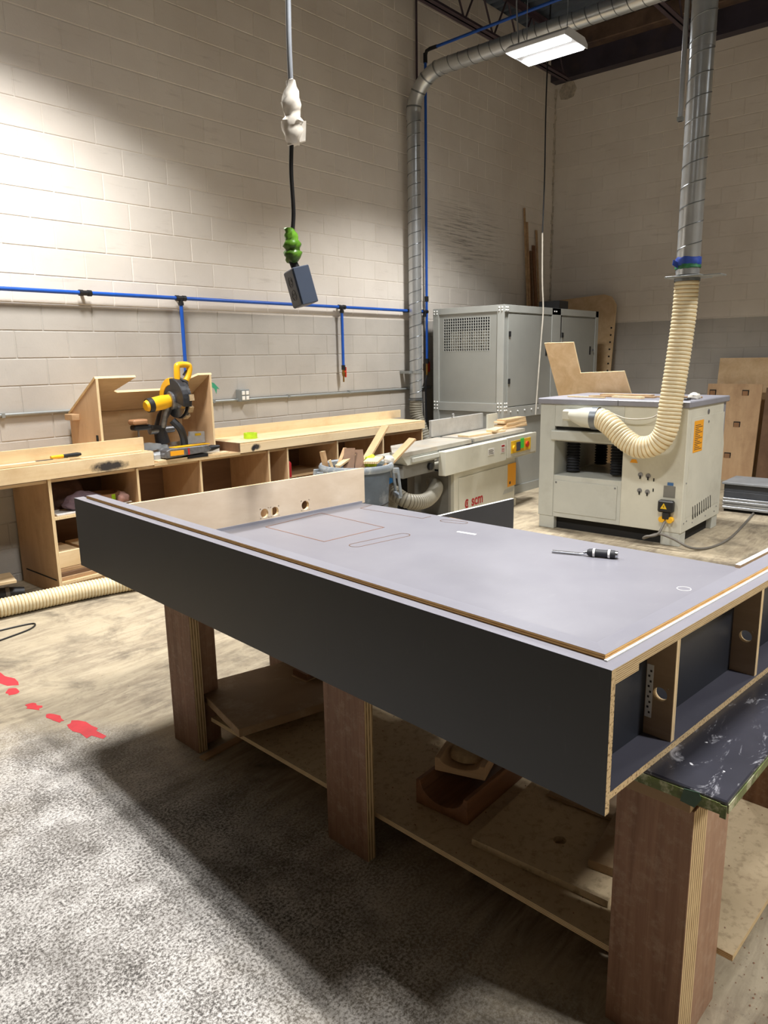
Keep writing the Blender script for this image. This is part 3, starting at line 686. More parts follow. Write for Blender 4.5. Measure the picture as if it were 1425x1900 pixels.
G().box(4.445, 4.56, 5.665, WY, 1.255, 1.37).build('box', 'galv_dull', ob, .003); G().box(4.455, 4.555, 5.66, 5.665, 1.262, 1.362).build('face_plate', 'galv_dull', ob, .001)
for dx in (-.024, .024):
    for dz in (-.022, .026): G().box(4.505 + dx - .018, 4.505 + dx + .018, 5.655, 5.66, 1.31 + dz - .018, 1.31 + dz + .018).build('socket', 'white_strip', ob, .004)
G().prism([(0, .03), (.1, 0), (.13, -.03), (.16, -.06), (.13, -.05), (.12, -.1), (.1, -.05), (.06, -.03)], (4.1, WY - .0005, 1.44), (1, 0, 0), (0, 0, 1), (0, -.001, 0)).build('paint_mark', 'green_mark', wl)
# ---------------------------------------------------------------- galvanised spiral ducts
def spiral(parent, p0, p1, r_, pitch=.13, name='duct_pipe'):
    p0, p1 = Vector(p0), Vector(p1); d = (p1 - p0); L = d.length; d.normalize()
    a = G().cyl(p0, p1, r_, n=28, caps=False).build(name, 'galv', parent, smooth=40)
    u = d.orthogonal().normalized(); w2 = d.cross(u); n = int(L / pitch * 20)
    q = [p0 + d * (L * i / n) + (u * math.cos(i * .31416) + w2 * math.sin(i * .31416)) * (r_ + .0005) for i in range(n + 1)]
    G().tube(q, .0042, 5).build('lock_seam', 'galv_seam', a, smooth=60); return a
dt = thing('spiral_duct', 'galvanised spiral duct rising up the wall and bending across the roof', 'duct', (7.04, 5.6, .9))
RX, RY, RR = 7.04, 5.59, .074
spiral(dt, (RX, RY, 1.16), (RX, RY, 4.28), RR)
arc = []
for i in range(9):
    a = math.pi / 2 * i / 8; arc.append((RX, RY - .42 * (1 - math.cos(a)), 4.30 + .40 * math.sin(a)))
el = G().tube(arc, [RR + .006] * 9, 24, caps=False).build('elbow', 'galv', dt, smooth=30)
for i in range(1, 9, 2):
    a, b2 = Vector(arc[i]), Vector(arc[i - 1]); d = (b2 - a).normalized() * .008; G().tube([a - d, a + d], RR + .011, 24, caps=False).build('gore_seam', 'galv_seam', el, smooth=40)
G().cyl((RX, RY, 4.24), (RX, RY, 4.32), RR + .008, n=24, caps=False).build('collar', 'galv', dt, smooth=40)
spiral(dt, (RX, 5.18, 4.70), (RX, -1.0, 4.74), .078)
for z in (1.45,): G().cyl((RX, RY, z), (RX, RY, z + .03), RR + .006, n=24, caps=False).box(RX - .13, RX - .07, RY + .0, WY, z, z + .03).build('strap', 'galv_dull', dt)
for z in (1.13,): G().cyl((RX, RY, z), (RX, RY, z + .025), RR + .012, n=24, caps=False).build('clamp', 'galv_seam', dt)
flexhose([(RX, RY, 1.15), (RX, RY, .98), (RX + .02, RY - .06, .8), (RX + .06, RY - .14, .55), (RX + .1, RY - .2, .2)], RR + .004, .03).build('flex_tail', ['hose_grey', 'hose_grey_rib'], dt, smooth=50)
d2 = thing('planer_duct', 'galvanised spiral duct dropping from the roof to the planer hose', 'duct', (6.15, 2.14, 2.2))
spiral(d2, (6.15, 2.14, 2.24), (6.15, 2.14, 3.85), .088, .15); spiral(d2, (6.15, 2.14, 3.85), (6.15, 2.14, ZC), .091, .15, 'upper_duct')
G().box(6.02, 6.28, 1.99, 2.27, 2.215, 2.228).box(6.06, 6.2, 1.86, 2.0, 2.216, 2.226).build('blast_gate', 'galv_dull', d2, .002)
G().cyl((6.15, 2.14, 2.19), (6.15, 2.14, 2.216), .097, n=24, caps=False).build('gate_collar', 'galv_seam', d2, smooth=40)
def band(z0, z1, r_, mt, nm, sd):
    random.seed(sd); g = G().tube([(6.15, 2.14, z0), (6.15, 2.14, z0 + (z1 - z0) * .3), (6.15, 2.14, z0 + (z1 - z0) * .7), (6.15, 2.14, z1)], [r_, r_ + .004, r_ + .002, r_], 20, caps=False)
    for v in g.v: v += Vector([random.uniform(-.005, .005) for _ in range(3)])
    g.build(nm, mt, d2, smooth=40)
band(2.31, 2.37, .094, 'tape_blue', 'blue_tape', 1); band(2.285, 2.318, .093, 'tape_teal', 'green_tape', 2)
G().prism([(0, 0), (.05, .03), (.045, .07), (.01, .05)], (6.075, 2.19, 2.285), (-.5, .75, 0), (0, 0, 1), (-.006, -.004, 0)).build('tape_tail', 'tape_blue', d2)
hs = thing('hanger_strut', 'pale slotted strut hanging beside the planer duct', 'strut', (6.15, 2.27, 3.38)); G().box(6.135, 6.165, 2.255, 2.285, 3.38, ZC).build('strut', 'galv', hs, .002); G().box(6.13, 6.17, 2.25, 2.29, 3.38, 3.41).build('strut_clip', 'galv_dull', hs)
ph = thing('planer_hose', 'cream ribbed dust hose sagging from the duct to the planer hood', 'hose', (6.05, 2.3, .75))
flexhose([(6.15, 2.14, 2.21), (6.15, 2.145, 1.95), (6.12, 2.16, 1.6), (6.08, 2.18, 1.25), (6.06, 2.2, 1.02), (6.05, 2.28, .90), (6.05, 2.42, .87), (6.06, 2.55, .93), (6.07, 2.66, 1.02), (6.09, 2.76, 1.08), (6.10, 2.84, 1.09)], .094, .03, 22).build('hose', ['hose_cream', 'hose_rib'], ph, smooth=50)
G().cyl((6.1, 2.80, 1.09), (6.1, 2.86, 1.09), .098, n=24, caps=False).build('hose_clamp', 'galv_seam', ph, smooth=40)
dc = thing('drop_cord', 'long cord dropping from the roof past the grey cabinet', 'cord', (7.85, 4.4, 1.1))
G().tube(spline([(8.05, 4.44, ZC), (7.93, 4.42, 4.6), (7.90, 4.40, 3.6), (7.885, 4.40, 3.0)], 6), .008, 8).build('dark_cord', 'black_plastic', dc, smooth=60)
G().tube(spline([(7.885, 4.40, 3.0), (7.90, 4.395, 2.5), (7.93, 4.39, 2.15), (7.88, 4.38, 1.8), (7.8, 4.37, 1.2), (7.76, 4.36, .95)], 6), .009, 8).build('pale_cord', 'cable_white', dc, smooth=60)
# ---------------------------------------------------------------- long plywood bench by the wall
FY = 5.10
bn = thing('plywood_bench', 'long plywood bench with open bays along the block wall', 'bench', (4.2, 5.4, 0))
def bp(g, n, m='bench_ply', **k): return g.build(n, m, bn, **k)
bp(G().box(1.2, 3.115, FY + .005, 5.70, .945, .965, 0, {'-y': 1}), 'bench_top', ['bench_ply', 'edge_z'])
bp(G().box(1.2, 3.115, FY - .018, FY, .855, .962), 'fascia', 'fascia_pine', bevel=.001)
bp(G().box(3.115, 3.955, FY - .018, 5.70, .845, .868, 0, {'-y': 1}), 'saw_deck', ['bench_ply', 'edge_z'])
bp(G().box(3.955, 6.56, FY - .012, 5.70, .925, .945, 0, {'-y': 1}), 'bench_top', ['fir_x', 'edge_z'])
bp(G().box(3.955, 6.56, FY - .018, FY, .855, .932), 'fascia', 'fascia_pine', bevel=.001)
bp(G().box(3.935, 3.955, FY - .018, 5.7, .868, .945), 'riser', 'dark_wood_and_shade')
bp(G().box(3.985, 6.74, 5.585, 5.603, .945, 1.035, 0, {'+z': 1}), 'backsplash', ['fir_x', 'edge_pale'])
bp(G().box(1.2, 6.56, FY + .02, 5.70, .825, .845), 'sub_top', 'bench_ply')
bp(G().box(2.28, 2.303, FY, 5.70, .0, .855, 0, {'-y': 1}), 'side_panel', ['bench_ply_z', 'edge_pale'])
bp(G().box(2.276, 2.28, 5.13, 5.62, .11, .118), 'side_slot', 'dark_void')
for x in (2.965, 3.543, 4.276, 4.502, 5.161, 5.85, 6.52): bp(G().box(x, x + .019, FY, 5.70, 0, .845, 0, {'-y': 1}), 'divider', ['bench_ply_z', 'edge_pale'])
bp(G().box(2.303, 6.53, 5.66, 5.68, 0, .845), 'back_panel', 'dark_wood_and_shade')  # shade of the open bays is put into this dark brown
bp(G().box(2.303, 2.965, FY + .005, 5.66, .555, .575, 0, {'-y': 1}), 'shelf', ['bench_ply', 'edge_pale'])
bp(G().box(2.303, 6.53, FY + .0, 5.66, .075, .095, 0, {'-y': 1}), 'bottom_board', ['bench_ply', 'edge_pale'])
bp(G().box(2.303, 2.965, FY + .012, FY + .03, .0, .075), 'toe_board', 'bench_ply')
bp(G().box(2.966, 6.53, FY + .03, FY + .05, .0, .075), 'toe_board', 'bench_ply')
for x, z in ((2.99, .83), (6.0, .83)): bp(G().prism([(0, 0), (.1, 0), (0, -.1)], (x, 5.3, z), (1, 0, 0), (0, 0, 1), (0, .018, 0)), 'corner_brace', 'bench_ply')
# fence board on the left top
o = G().box(1.2, 3.095, 5.178, 5.197, .966, 1.07, 0).build('fence_board', 'fir_x'); tag(o, 'long pale fence board standing on the left bench top', 'board')
# things on the bench
o = G().box(2.47, 3.05, 5.125, 5.165, .966, .972).build('ruler', 'fir_x'); tag(o, 'wooden ruler with red print lying on the left bench top', 'ruler')
o = G().box(1.5, 2.46, 5.108, 5.162, .966, .984).build('pine_batten', 'fir_x', None, .001); tag(o, 'long pine batten lying at the left end of the bench', 'batten')
t = thing('yellow_scraper', 'scraper with yellow collar and black grip on the left bench top', 'scraper', (2.4, 5.13, .986))
G().box(2.22, 2.34, 5.11, 5.125, .986, .992).build('blade', 'steel_blade', t); G().tube([(2.33, 5.12, 1.0), (2.42, 5.125, 1.0)], [.012, .014], 10).build('collar', 'saw_yellow', t, smooth=40); G().tube([(2.42, 5.125, 1.0), (2.53, 5.13, 1.0), (2.555, 5.13, 1.0)], [.013, .016, .01], 10).build('grip', 'black_plastic', t, smooth=40)
t = thing('tape_roll', 'lime green roll of tape lying on the bench by the saw', 'tape', (4.25, 5.3, .946)); G().lathe([(.035, 0), (.062, 0), (.062, .05), (.035, .05), (.035, 0)], (4.25, 5.3, .946), 24).build('roll', 'lime', t, smooth=40)
for i, (x, y, l_) in enumerate(((3.15, 5.105, .36), (3.62, 5.11, .22))):
    o = G().box(x, x + l_, y - .02, y + .05, .869, .884).build('packing_strip', 'fir_x', None, .001); tag(o, ('longer' if i == 0 else 'shorter') + ' thin pine strip under the front of the miter saw', 'batten')
# ---------------------------------------------------------------- saw hood
hd = thing('saw_hood', 'plywood dust hood with a notched roof around the miter saw', 'hood', (3.27, 5.45, .966))
pl_ = [(5.20, .97), (5.66, .97), (5.66, 1.25), (5.20, 1.53)]
G().prism(pl_, (2.76, 0, 0), (0, 1, 0), (0, 0, 1), (.019, 0, 0), 0, 1).build('left_side', ['bench_ply_z', 'edge_pale'], hd)
G().prism([(5.20, .87), (5.66, .87), (5.66, 1.25), (5.20, 1.53)], (3.77, 0, 0), (0, 1, 0), (0, 0, 1), (.019, 0, 0), 0, 1).build('right_side', ['bench_ply_z', 'edge_pale'], hd)
sl = Vector((0, .46, -.28)).normalized(); nl = Vector((0, .28, .46)).normalized()
rp = [(2.755, 0), (3.09, 0), (2.99, .20), (3.03, .225), (3.56, .225), (3.60, .2), (3.56, .1), (3.66, 0), (3.795, 0), (3.795, .54), (2.755, .54)]
G().prism(rp, (0, 5.20, 1.53), (1, 0, 0), sl, nl * .018, 0, 1).build('roof', ['bench_ply', 'edge_pale'], hd)
G().box(2.779, 3.77, 5.645, 5.66, .95, 1.255).build('back', 'bench_ply', hd)
G().box(2.779, 3.0, 5.28, 5.645, .966, .972).build('tray', 'dark_wood_and_shade', hd)
G().box(2.70, 2.76, 5.5, 5.62, 1.215, 1.26).build('side_block', 'scrap', hd, .002)
G().box(2.757, 2.76, 5.24, 5.27, 1.0, 1.11).build('side_slot', 'dark_void', hd)
# ---------------------------------------------------------------- miter saw
ms_ = thing('miter_saw', 'yellow and black miter saw with raised blade on the bench', 'saw', (3.45, 5.25, .868))
def sp(g, n, m, par=None, **k): return g.build(n, m, par or ms_, **k)
sp(G().box(3.17, 3.80, 5.16, 5.46, .872, .925), 'base', 'saw_alu', bevel=.006)
sp(G().lathe([(.15, .0), (.15, .02), (.14, .024), (.0001, .024)], (3.46, 5.3, .925), 28), 'turntable', 'saw_alu', smooth=40)
aprf = [(0, 0), (.40, .012), (.44, .03), (.40, .066), (.04, .072), (0, .06)]
arm = sp(G().prism(aprf, (3.22, 5.06, .895), (1, .05, 0), (0, 0, 1), (0, .1, 0)), 'miter_arm', 'saw_steel', bevel=.004)
G().box(3.25, 3.37, 5.052, 5.061, .912, .948).build('label', 'label_orange', arm); G().box(3.42, 3.435, 5.066, 5.071, .905, .955).build('red_mark', 'logo_red', arm)
G().prism([(3.32, 5.08), (3.66, 5.10), (3.62, 5.16), (3.30, 5.15)], (0, 0, .967), (1, 0, 0), (0, 1, 0), (0, 0, .006)).build('scale_plate', 'saw_yellow', arm)
G().tube([(3.63, 5.12, .925), (3.68, 5.11, .93), (3.75, 5.10, .935)], [.022, .026, .014], 12).build('lock_knob', 'black_plastic', arm, smooth=50)
G().box(3.42, 3.62, 5.08, 5.2, .869, .893).build('arm_foot', 'black_plastic', arm)
sp(G().prism([(0, 0), (.24, 0), (.24, .095), (.09, .105), (.085, .07), (.06, .052), (0, .045)], (3.53, 5.32, .955), (1, 0, 0), (0, 0, 1), (0, .022, 0)), 'right_fence', 'saw_alu', bevel=.002)
sp(G().box(3.67, 3.73, 5.317, 5.32, 1.02, 1.04), 'fence_label', 'label_yellow')
sp(G().prism([(0, 0), (.22, 0), (.22, .03), (.05, .06), (0, .06)], (3.18, 5.32, .945), (1, 0, 0), (0, 0, 1), (0, .022, 0)), 'left_fence', 'saw_alu', bevel=.002)
C = Vector((3.42, 5.20, 1.345))
tl = Matrix.Translation(C)
def arcpoly(r0, r1, a0, a1, n=20):
    A = [math.radians(a0 + (a1 - a0) * i / n) for i in range(n + 1)]
    return [(r1 * math.cos(a), r1 * math.sin(a)) for a in A] + [(r0 * math.cos(a), r0 * math.sin(a)) for a in reversed(A)]
gu = sp(G().prism(arcpoly(.0, .168, -20, 215), C + Vector((-.03, 0, 0)), (0, -1, 0), (0, 0, 1), (.055, 0, 0)), 'upper_guard', 'saw_dark', bevel=.006)
G().prism(arcpoly(.115, .172, 95, 190, 14), C + Vector((-.034, 0, 0)), (0, -1, 0), (0, 0, 1), (.045, 0, 0)).build('guard_band', 'saw_yellow', gu, bevel=.004)
lg = sp(G().prism(arcpoly(.05, .158, -150, 60, 26), C + Vector((.026, 0, 0)), (0, -1, 0), (0, 0, 1), (.03, 0, 0)), 'lower_guard', 'saw_dark', bevel=.004)
g = G()
for i in range(16):
    a = math.radians(-70 + i * 8.5); d = Vector((0, -math.cos(a), math.sin(a))); g.beam(C + d * .085 + Vector((.058, 0, 0)), C + d * .152 + Vector((.058, 0, 0)), .004, .008, (1, 0, 0))
g.build('guard_rib', 'saw_steel', lg)
for a in (-62, -30, 5): 
    a = math.radians(a); d = Vector((0, -math.cos(a), math.sin(a))); G().beam(C + d * .145 + Vector((.05, 0, 0)), C + d * .168 + Vector((.05, 0, 0)), .05, .04, (1, 0, 0)).build('dusty_pad', 'dust', lg)
sp(G().cyl(C + Vector((.0, 0, 0)), C + Vector((.003, 0, 0)), .15, n=36), 'blade', 'steel_blade')
sp(G().cyl(C + Vector((-.035, 0.02, -.01)), C + Vector((.066, .0, 0)), .075, .06, 24), 'arbor_cover', 'saw_steel', bevel=.005)
mo = sp(G().tube([C + Vector((-.03, .03, -.01)), C + Vector((-.09, .035, -.02)), C + Vector((-.19, .04, -.035))], [.05, .058, .056], 20), 'motor', 'saw_yellow', smooth=40)
G().tube([C + Vector((-.185, .04, -.034)), C + Vector((-.225, .042, -.04))], [.059, .055], 20).build('motor_band', 'black_plastic', mo, smooth=40)
G().tube([C + Vector((-.22, .042, -.04)), C + Vector((-.245, .043, -.044))], [.05, .036], 20).build('motor_cap', 'saw_yellow', mo, smooth=40)
hp = [(-.06, 0), (-.055, .10), (-.035, .125), (.05, .125), (.075, .105), (.06, .045), (.03, .0)]
hn = spline([C + Vector((p[0] * .9 + .07, -.05 - .05 * 0 + .02, .145 + p[1])) for p in hp], 6)
sp(G().tube(hn, .025, 12), 'handle', 'saw_yellow', smooth=50)
sp(G().tube([C + Vector((.075, -.03, .19)), C + Vector((.11, -.03, .225))], .008, 8), 'trigger', 'black_plastic')
sp(G().tube([C + Vector((.02, -.03, .16)), C + Vector((.08, -.05, .13)), C + Vector((.09, -.06, .05))], [.022, .02, .014], 10), 'handle_boss', 'black_plastic', smooth=50)
sp(G().tube([C + Vector((-.02, .06, -.05)), C + Vector((-.05, .12, -.14)), C + Vector((-.06, .16, -.24)), C + Vector((-.04, .16, -.36))], [.04, .045, .05, .06], 12), 'pivot_arm', 'saw_dark', smooth=40)
sp(G().tube([C + Vector((-.02, .0, .04)), C + Vector((-.06, .06, -.1)), C + Vector((-.07, .1, -.22))], [.022, .026, .03], 10), 'link_arm', 'saw_steel', smooth=40)
sp(G().cyl(C + Vector((-.16, .15, -.25)), C + Vector((.06, .15, -.25)), .03, n=14), 'pivot_pin', 'saw_steel', smooth=40)
sp(G().tube(spline([C + Vector((-.02, .03, -.17)), C + Vector((.03, .0, -.24)), C + Vector((.08, .03, -.34)), C + Vector((.09, .05, -.4))], 5), [.03] * 16, 8), 'spring_casing', 'rubber', smooth=40)
v = sp(G().box(3.04, 3.17, 5.20, 5.30, 1.165, 1.205), 'vise_pad', 'roll_brown', bevel=.012)
G().box(3.05, 3.2, 5.21, 5.29, 1.12, 1.16).build('vise_block', 'black_plastic', v, .01); G().cyl((3.10, 5.25, .93), (3.10, 5.25, 1.13), .008, n=8).build('vise_post', 'saw_steel', v)
G().beam((3.19, 5.25, 1.14), (3.34, 5.3, 1.12), .03, .03).build('vise_arm', 'saw_dark', v)
# ---------------------------------------------------------------- things kept in the bench bays
def lump(name, c, r3, mt, label, cat, seed, group=None):
    random.seed(seed); bm = bmesh.new(); bmesh.ops.create_icosphere(bm, subdivisions=3, radius=1)
    ph_ = [random.uniform(0, 6) for _ in range(6)]
    g = G(); vs = []
    for v in bm.verts:
        p = v.co.copy(); k = 1 + .12 * math.sin(4 * p.x + ph_[0]) * math.sin(3 * p.y + ph_[1]) + .08 * math.sin(8 * p.z + 5 * p.x + ph_[2]) + .05 * math.sin(13 * p.y + ph_[3])
        p *= k; p.z = max(p.z, -.55); vs.append((c[0] + p.x * r3[0], c[1] + p.y * r3[1], c[2] + (p.z + .55) * r3[2]))
    g.add(vs, [[v.index for v in f.verts] for f in bm.faces]); bm.free()
    return tag(g.build(name, mt, None, smooth=70), label, cat, group)
lump('sack', (2.52, 5.45, .576), (.17, .16, .14), 'sack', 'brown crumpled sack at the back of the upper bench shelf', 'sack', 1)
lump('cloth_bundle', (2.56, 5.19, .592), (.15, .07, .08), 'fabric_mauve', 'mauve cloth bundle in front of the brown sack', 'cloth', 2)
lump('pink_rag', (2.86, 5.15, .5985), (.05, .03, .05), 'sack_pink', 'dusty pink rag on the upper bench shelf', 'rag', 4)
o = G().box(2.33, 2.50, 5.12, 5.3, .576, .59).build('magazine', 'magazine', None, .002); tag(o, 'white booklet lying under the cloth on the bench shelf', 'booklet')
t = thing('edge_roll', 'brown roll of edge banding held by lime tape', 'roll', (2.8, 5.32, .60))
G().lathe([(.10, 0), (.125, 0), (.125, .06), (.10, .06), (.10, 0)], (2.8, 5.32, .60), 28).build('roll', 'roll_brown', t, smooth=40); G().box(2.795, 2.825, 5.192, 5.2, .601, .658).build('tape_band', 'lime', t)
for i, (x, y, l_, a, mt) in enumerate(((2.68, 5.22, .2, .2, 'magazine'), (2.78, 5.25, .2, -.25, 'dark_wood_and_shade'), (2.83, 5.17, .18, .1, 'magazine'))):
    o = G().beam((x - l_ / 2, y - a * .1, .5805 + .006 * i), (x + l_ / 2, y + a * .1, .5805 + .006 * i), .09, .006).build('paper_sheet', mt); tag(o, ['pale card lying under the cloth bundle', 'dark card lying in front of the edge roll', 'white card at the right of the bench shelf'][i], 'card')
for i, (x, y0, w_) in enumerate(((2.31, 5.14, .17), (2.52, 5.16, .24))):
    o = G().box(x, x + w_, y0, y0 + .3, .19, .31).build('wood_block', 'fir_x', None, .003); tag(o, ['square pine block at the left of the lowest bench shelf', 'wider pine block beside it on the lowest bench shelf'][i], 'wood block')
for i in range(3):
    o = G().box(2.31, 2.74, 5.13 + .004 * i, 5.4, .0955 + .031 * i, .125 + .031 * i).build('plank_offcut', ['scrap', 'dark_wood_and_shade', 'scrap'][i], None, .002); tag(o, ['bottom', 'middle', 'top'][i] + ' plank offcut of the stack in the low bench bay', 'plank')
o = G().box(2.78, 2.82, 5.12, 5.2, .0955, .20).build('post_offcut', 'fir_x', None, .002); tag(o, 'short upright pine offcut in the low bench bay', 'offcut')
t = thing('red_spray_can', 'red can standing in a dark bench bay by the trash can', 'can', (4.56, 5.16, .56))
G().lathe([(.0001, 0), (.033, 0), (.033, .13), (.02, .15), (.0001, .15)], (4.56, 5.16, .56), 16).build('can_body', 'logo_red', t, smooth=40); G().cyl((4.56, 5.16, .71), (4.56, 5.16, .735), .015, n=12).build('can_cap', 'black_plastic', t)
o = G().box(4.521, 5.161, 5.2, 5.66, .54, .559).build('bay_shelf', 'bench_ply', bn)
# floor hose, cord, nozzle, batten by the bench
o = flexhose([(1.0, 5.03, .066), (1.6, 5.0, .066), (1.95, 4.95, .066), (2.3, 4.90, .066), (2.6, 4.83, .066), (2.85, 4.73, .066), (3.1, 4.6, .066), (3.3, 4.5, .066)], .064, .022, 18).build('dust_hose', ['hose_cream', 'hose_rib'], None, smooth=50); tag(o, 'cream ribbed hose lying on the floor before the bench', 'hose')
o = G().tube(spline([(1.3, 4.75, .006), (1.62, 4.72, .006), (1.85, 4.69, .006), (1.895, 4.65, .006), (1.82, 4.58, .006), (1.6, 4.53, .006), (1.3, 4.46, .006)], 8), .005, 8).build('extension_cable', 'black_plastic', None, smooth=60); tag(o, 'thin black cable looped on the floor at the left', 'cable')
t = thing('vacuum_nozzle', 'black vacuum tool with a round head on the floor left of the bench', 'nozzle', (1.98, 5.32, 0)); G().tube([(1.7, 5.35, .06), (1.9, 5.33, .06), (2.0, 5.3, .055)], [.05, .05, .04], 14).build('tube', 'rubber', t, smooth=50); G().tube([(2.0, 5.3, .055), (2.1, 5.27, .045)], [.045, .038], 14).build('head', 'black_plastic', t, smooth=50); G().tube([(1.985, 5.305, .055), (2.01, 5.298, .055)], .047, 14).build('collar', 'cable_grey', t, smooth=50)
o = G().beam((1.4, 5.45, .16), (2.05, 5.3, .16), .25, .018).build('loose_board', 'fir_x'); tag(o, 'pale board sticking in over the floor left of the bench', 'board')
o = G().box(1.5, 1.7, 5.4, 5.6, 0, .15).build('low_block', 'scrap', None, .002); tag(o, 'wood block under the pale board left of the bench', 'wood block')
random.seed(21)
# ---------------------------------------------------------------- thickness planer
PX0, PX1, PY0, PY1 = 6.27, 7.30, 2.10, 3.47
pn = thing('thickness_planer', 'large cream thickness planer with grey cover and open bed', 'planer', (6.78, 2.78, 0))
def pp(g, n, m='machine_grey', par=None, **k): return g.build(n, m, par or pn, **k)
pp(G().box(PX0, PX1, 3.315, PY1, .12, 1.19), 'left_column', bevel=.004)
rc = pp(G().prism([(PX0, .12), (PX1, .12), (PX1, .80), (PX1 - .09, 1.05), (PX1 - .09, 1.19), (PX0, 1.19)], (0, PY0, 0), (1, 0, 0), (0, 0, 1), (0, .545, 0)), 'right_column', 'machine_cream', bevel=.004)
pp(G().prism([(PX1 - .085, 1.05), (PX1 + .005, .80), (PX1 + .005, 1.19), (PX1 - .085, 1.19)], (0, PY0 + .01, 0), (1, 0, 0), (0, 0, 1), (0, 1.35, 0)), 'rear_cover', 'machine_top')
pp(G().box(PX0, PX1 - .1, 2.645, 3.315, .985, 1.19), 'head_housing', bevel=.003)
pp(G().box(PX0 + .004, PX1, 2.645, 3.315, .12, .525), 'lower_housing', bevel=.003)
fp_ = pp(G().box(PX0 - .002, PX0 + .004, 2.68, 3.305, .165, .475), 'service_panel', bevel=.002)
for y in (2.70, 3.285): G().cyl((PX0 - .005, y, .455), (PX0 - .001, y, .455), .009, n=10).build('screw', 'saw_steel', fp_)
pp(G().box(PX0 + .03, PX1 - .05, 2.65, 3.31, .84, .955), 'bed_casting', 'machine_under')
pp(G().box(PX0 - .03, PX0 + .06, 2.70, 3.345, .855, .95), 'bed_lip', 'machine_grey', bevel=.01)
pp(G().box(PX0 + .02, PX0 + .05, 2.655, 3.305, .955, .985), 'throat', 'dark_void')
def bellows(x, y):
    prof = []
    for i in range(11): prof += [(.05, .54 + i * .027), (.066, .553 + i * .027)]
    G().lathe(prof, (x, y, 0), 20).build('bellows', 'rubber', pn, smooth=20)
for x, y in ((6.5, 3.23), (6.5, 2.79), (7.05, 3.20), (7.05, 2.79)): bellows(x, y)
tc = pp(G().box(PX0 - .02, PX1 + .01, PY0 - .02, PY1 + .02, 1.19, 1.245), 'top_cover', 'machine_top', bevel=.008)
G().box(PX0 - .0215, PX0 - .0195, 2.70, 2.704, 1.192, 1.243).build('cover_seam', 'label_ink', tc)
pp(G().box(PX0 + .06, PX1 - .06, PY0 + .06, PY1 - .06, .0, .12), 'gap_shade', 'dark_void')  # near-black block standing in for the shaded gap under the body
for x in (PX0 + .005, PX1 - .16):
    for y in (PY0 + .01, PY1 - .17): pp(G().box(x, x + .15, y, y + .16, 0, .12), 'foot', 'machine_grey', bevel=.004)
pp(G().box(6.36, 7.24, PY0 - .0025, PY0, .24, 1.10), 'side_panel', 'machine_cream', bevel=.001)
lb = pp(G().box(6.43, 6.66, PY0 - .005, PY0 - .0025, .80, 1.07), 'warning_label', 'label_orange')
g = G()
for i in range(14): g.box(6.455, 6.635 - .05 * (i % 3), PY0 - .0055, PY0 - .005, .82 + i * .016, .826 + i * .016)
g.build('label_print', 'label_ink', lb)
for i in range(9): pp(G().beam((6.56 + i * .058, PY0 - .003, .20 + .004 * i), (6.53 + i * .058, PY0 - .003, .315 + .004 * i), .015, .003, (0, -1, 0)), 'vent_slot', 'dark_void')
pp(G().cyl((6.78, PY0 - .006, 1.13), (6.78, PY0, 1.13), .022, n=14), 'lock', 'saw_steel'); pp(G().cyl((6.80, PY0 - .006, 1.04), (6.80, PY0, 1.04), .012, n=10), 'latch', 'saw_steel')
for x, z in ((6.40, .21), (6.55, .17), (6.9, .17), (7.15, .17), (6.33, .55), (6.33, .2), (7.2, .21)): pp(G().cyl((x, PY0 - .004, z), (x, PY0, z), .007, n=8), 'screw', 'saw_steel')
# chip hood, sockets and cable on the front
pp(G().tube([(6.10, 2.84, 1.09), (6.10, 2.95, 1.095), (6.14, 3.04, 1.10), (6.2, 3.10, 1.105)], [.096, .085, .062, .05], 20), 'chip_spout', 'machine_cream', smooth=50)
pp(G().box(6.17, PX0, 3.0, 3.2, 1.05, 1.15), 'spout_box', 'machine_cream', bevel=.015)
for y, z in ((2.475, .60), (2.405, .595), (2.475, .46), (2.405, .455)):
    k = pp(G().cyl((PX0 - .006, y, z), (PX0, y, z), .021, n=16), 'round_boss', 'saw_steel'); G().box(PX0 - .008, PX0 - .006, y - .006, y + .006, z - .036, z - .006).build('boss_slot', 'dark_void', k)
for y, z in ((2.355, .565), (2.355, .475)): pp(G().box(PX0 - .002, PX0, y - .005, y + .005, z - .014, z + .014), 'slot', 'dark_void')
pp(G().box(PX0 - .004, PX0, 2.165, 2.265, .425, .525), 'rating_plate', 'machine_under', bevel=.001)
pp(G().box(PX0 - .004, PX0, 2.185, 2.235, .53, .555), 'blue_tag', 'blue_label')
so = pp(G().box(PX0 - .06, PX0, 2.16, 2.29, .30, .405), 'socket_box', 'black_plastic', bevel=.012)
G().prism([(-.028, -.022), (.028, -.022), (0, .028)], (PX0 - .0605, 2.235, .355), (0, -1, 0), (0, 0, 1), (-.0015, 0, 0)).build('warning_triangle', 'label_yellow', so)
G().prism([(-.004, -.012), (.007, .0), (.001, .001), (.005, .015), (-.007, .001), (-.001, .0)], (PX0 - .0622, 2.235, .352), (0, -1, 0), (0, 0, 1), (-.0006, 0, 0)).build('bolt_symbol', 'label_ink', so)
G().box(PX0 - .05, PX0, 2.19, 2.25, .24, .30).build('socket_neck', 'black_plastic', so, .006)
for y in (2.255, 2.185): G().cyl((PX0 - .045, y, .235), (PX0, y, .235), .026, n=14).build('yellow_plug', 'saw_yellow', so, smooth=40)
G().prism([(-.035, 0), (.035, 0), (.02, .032), (-.02, .032)], (PX0 - .0005, 2.54, .70), (0, -1, 0), (0, 0, 1), (-.0015, 0, 0)).build('warning_sign', 'label_orange', pn)
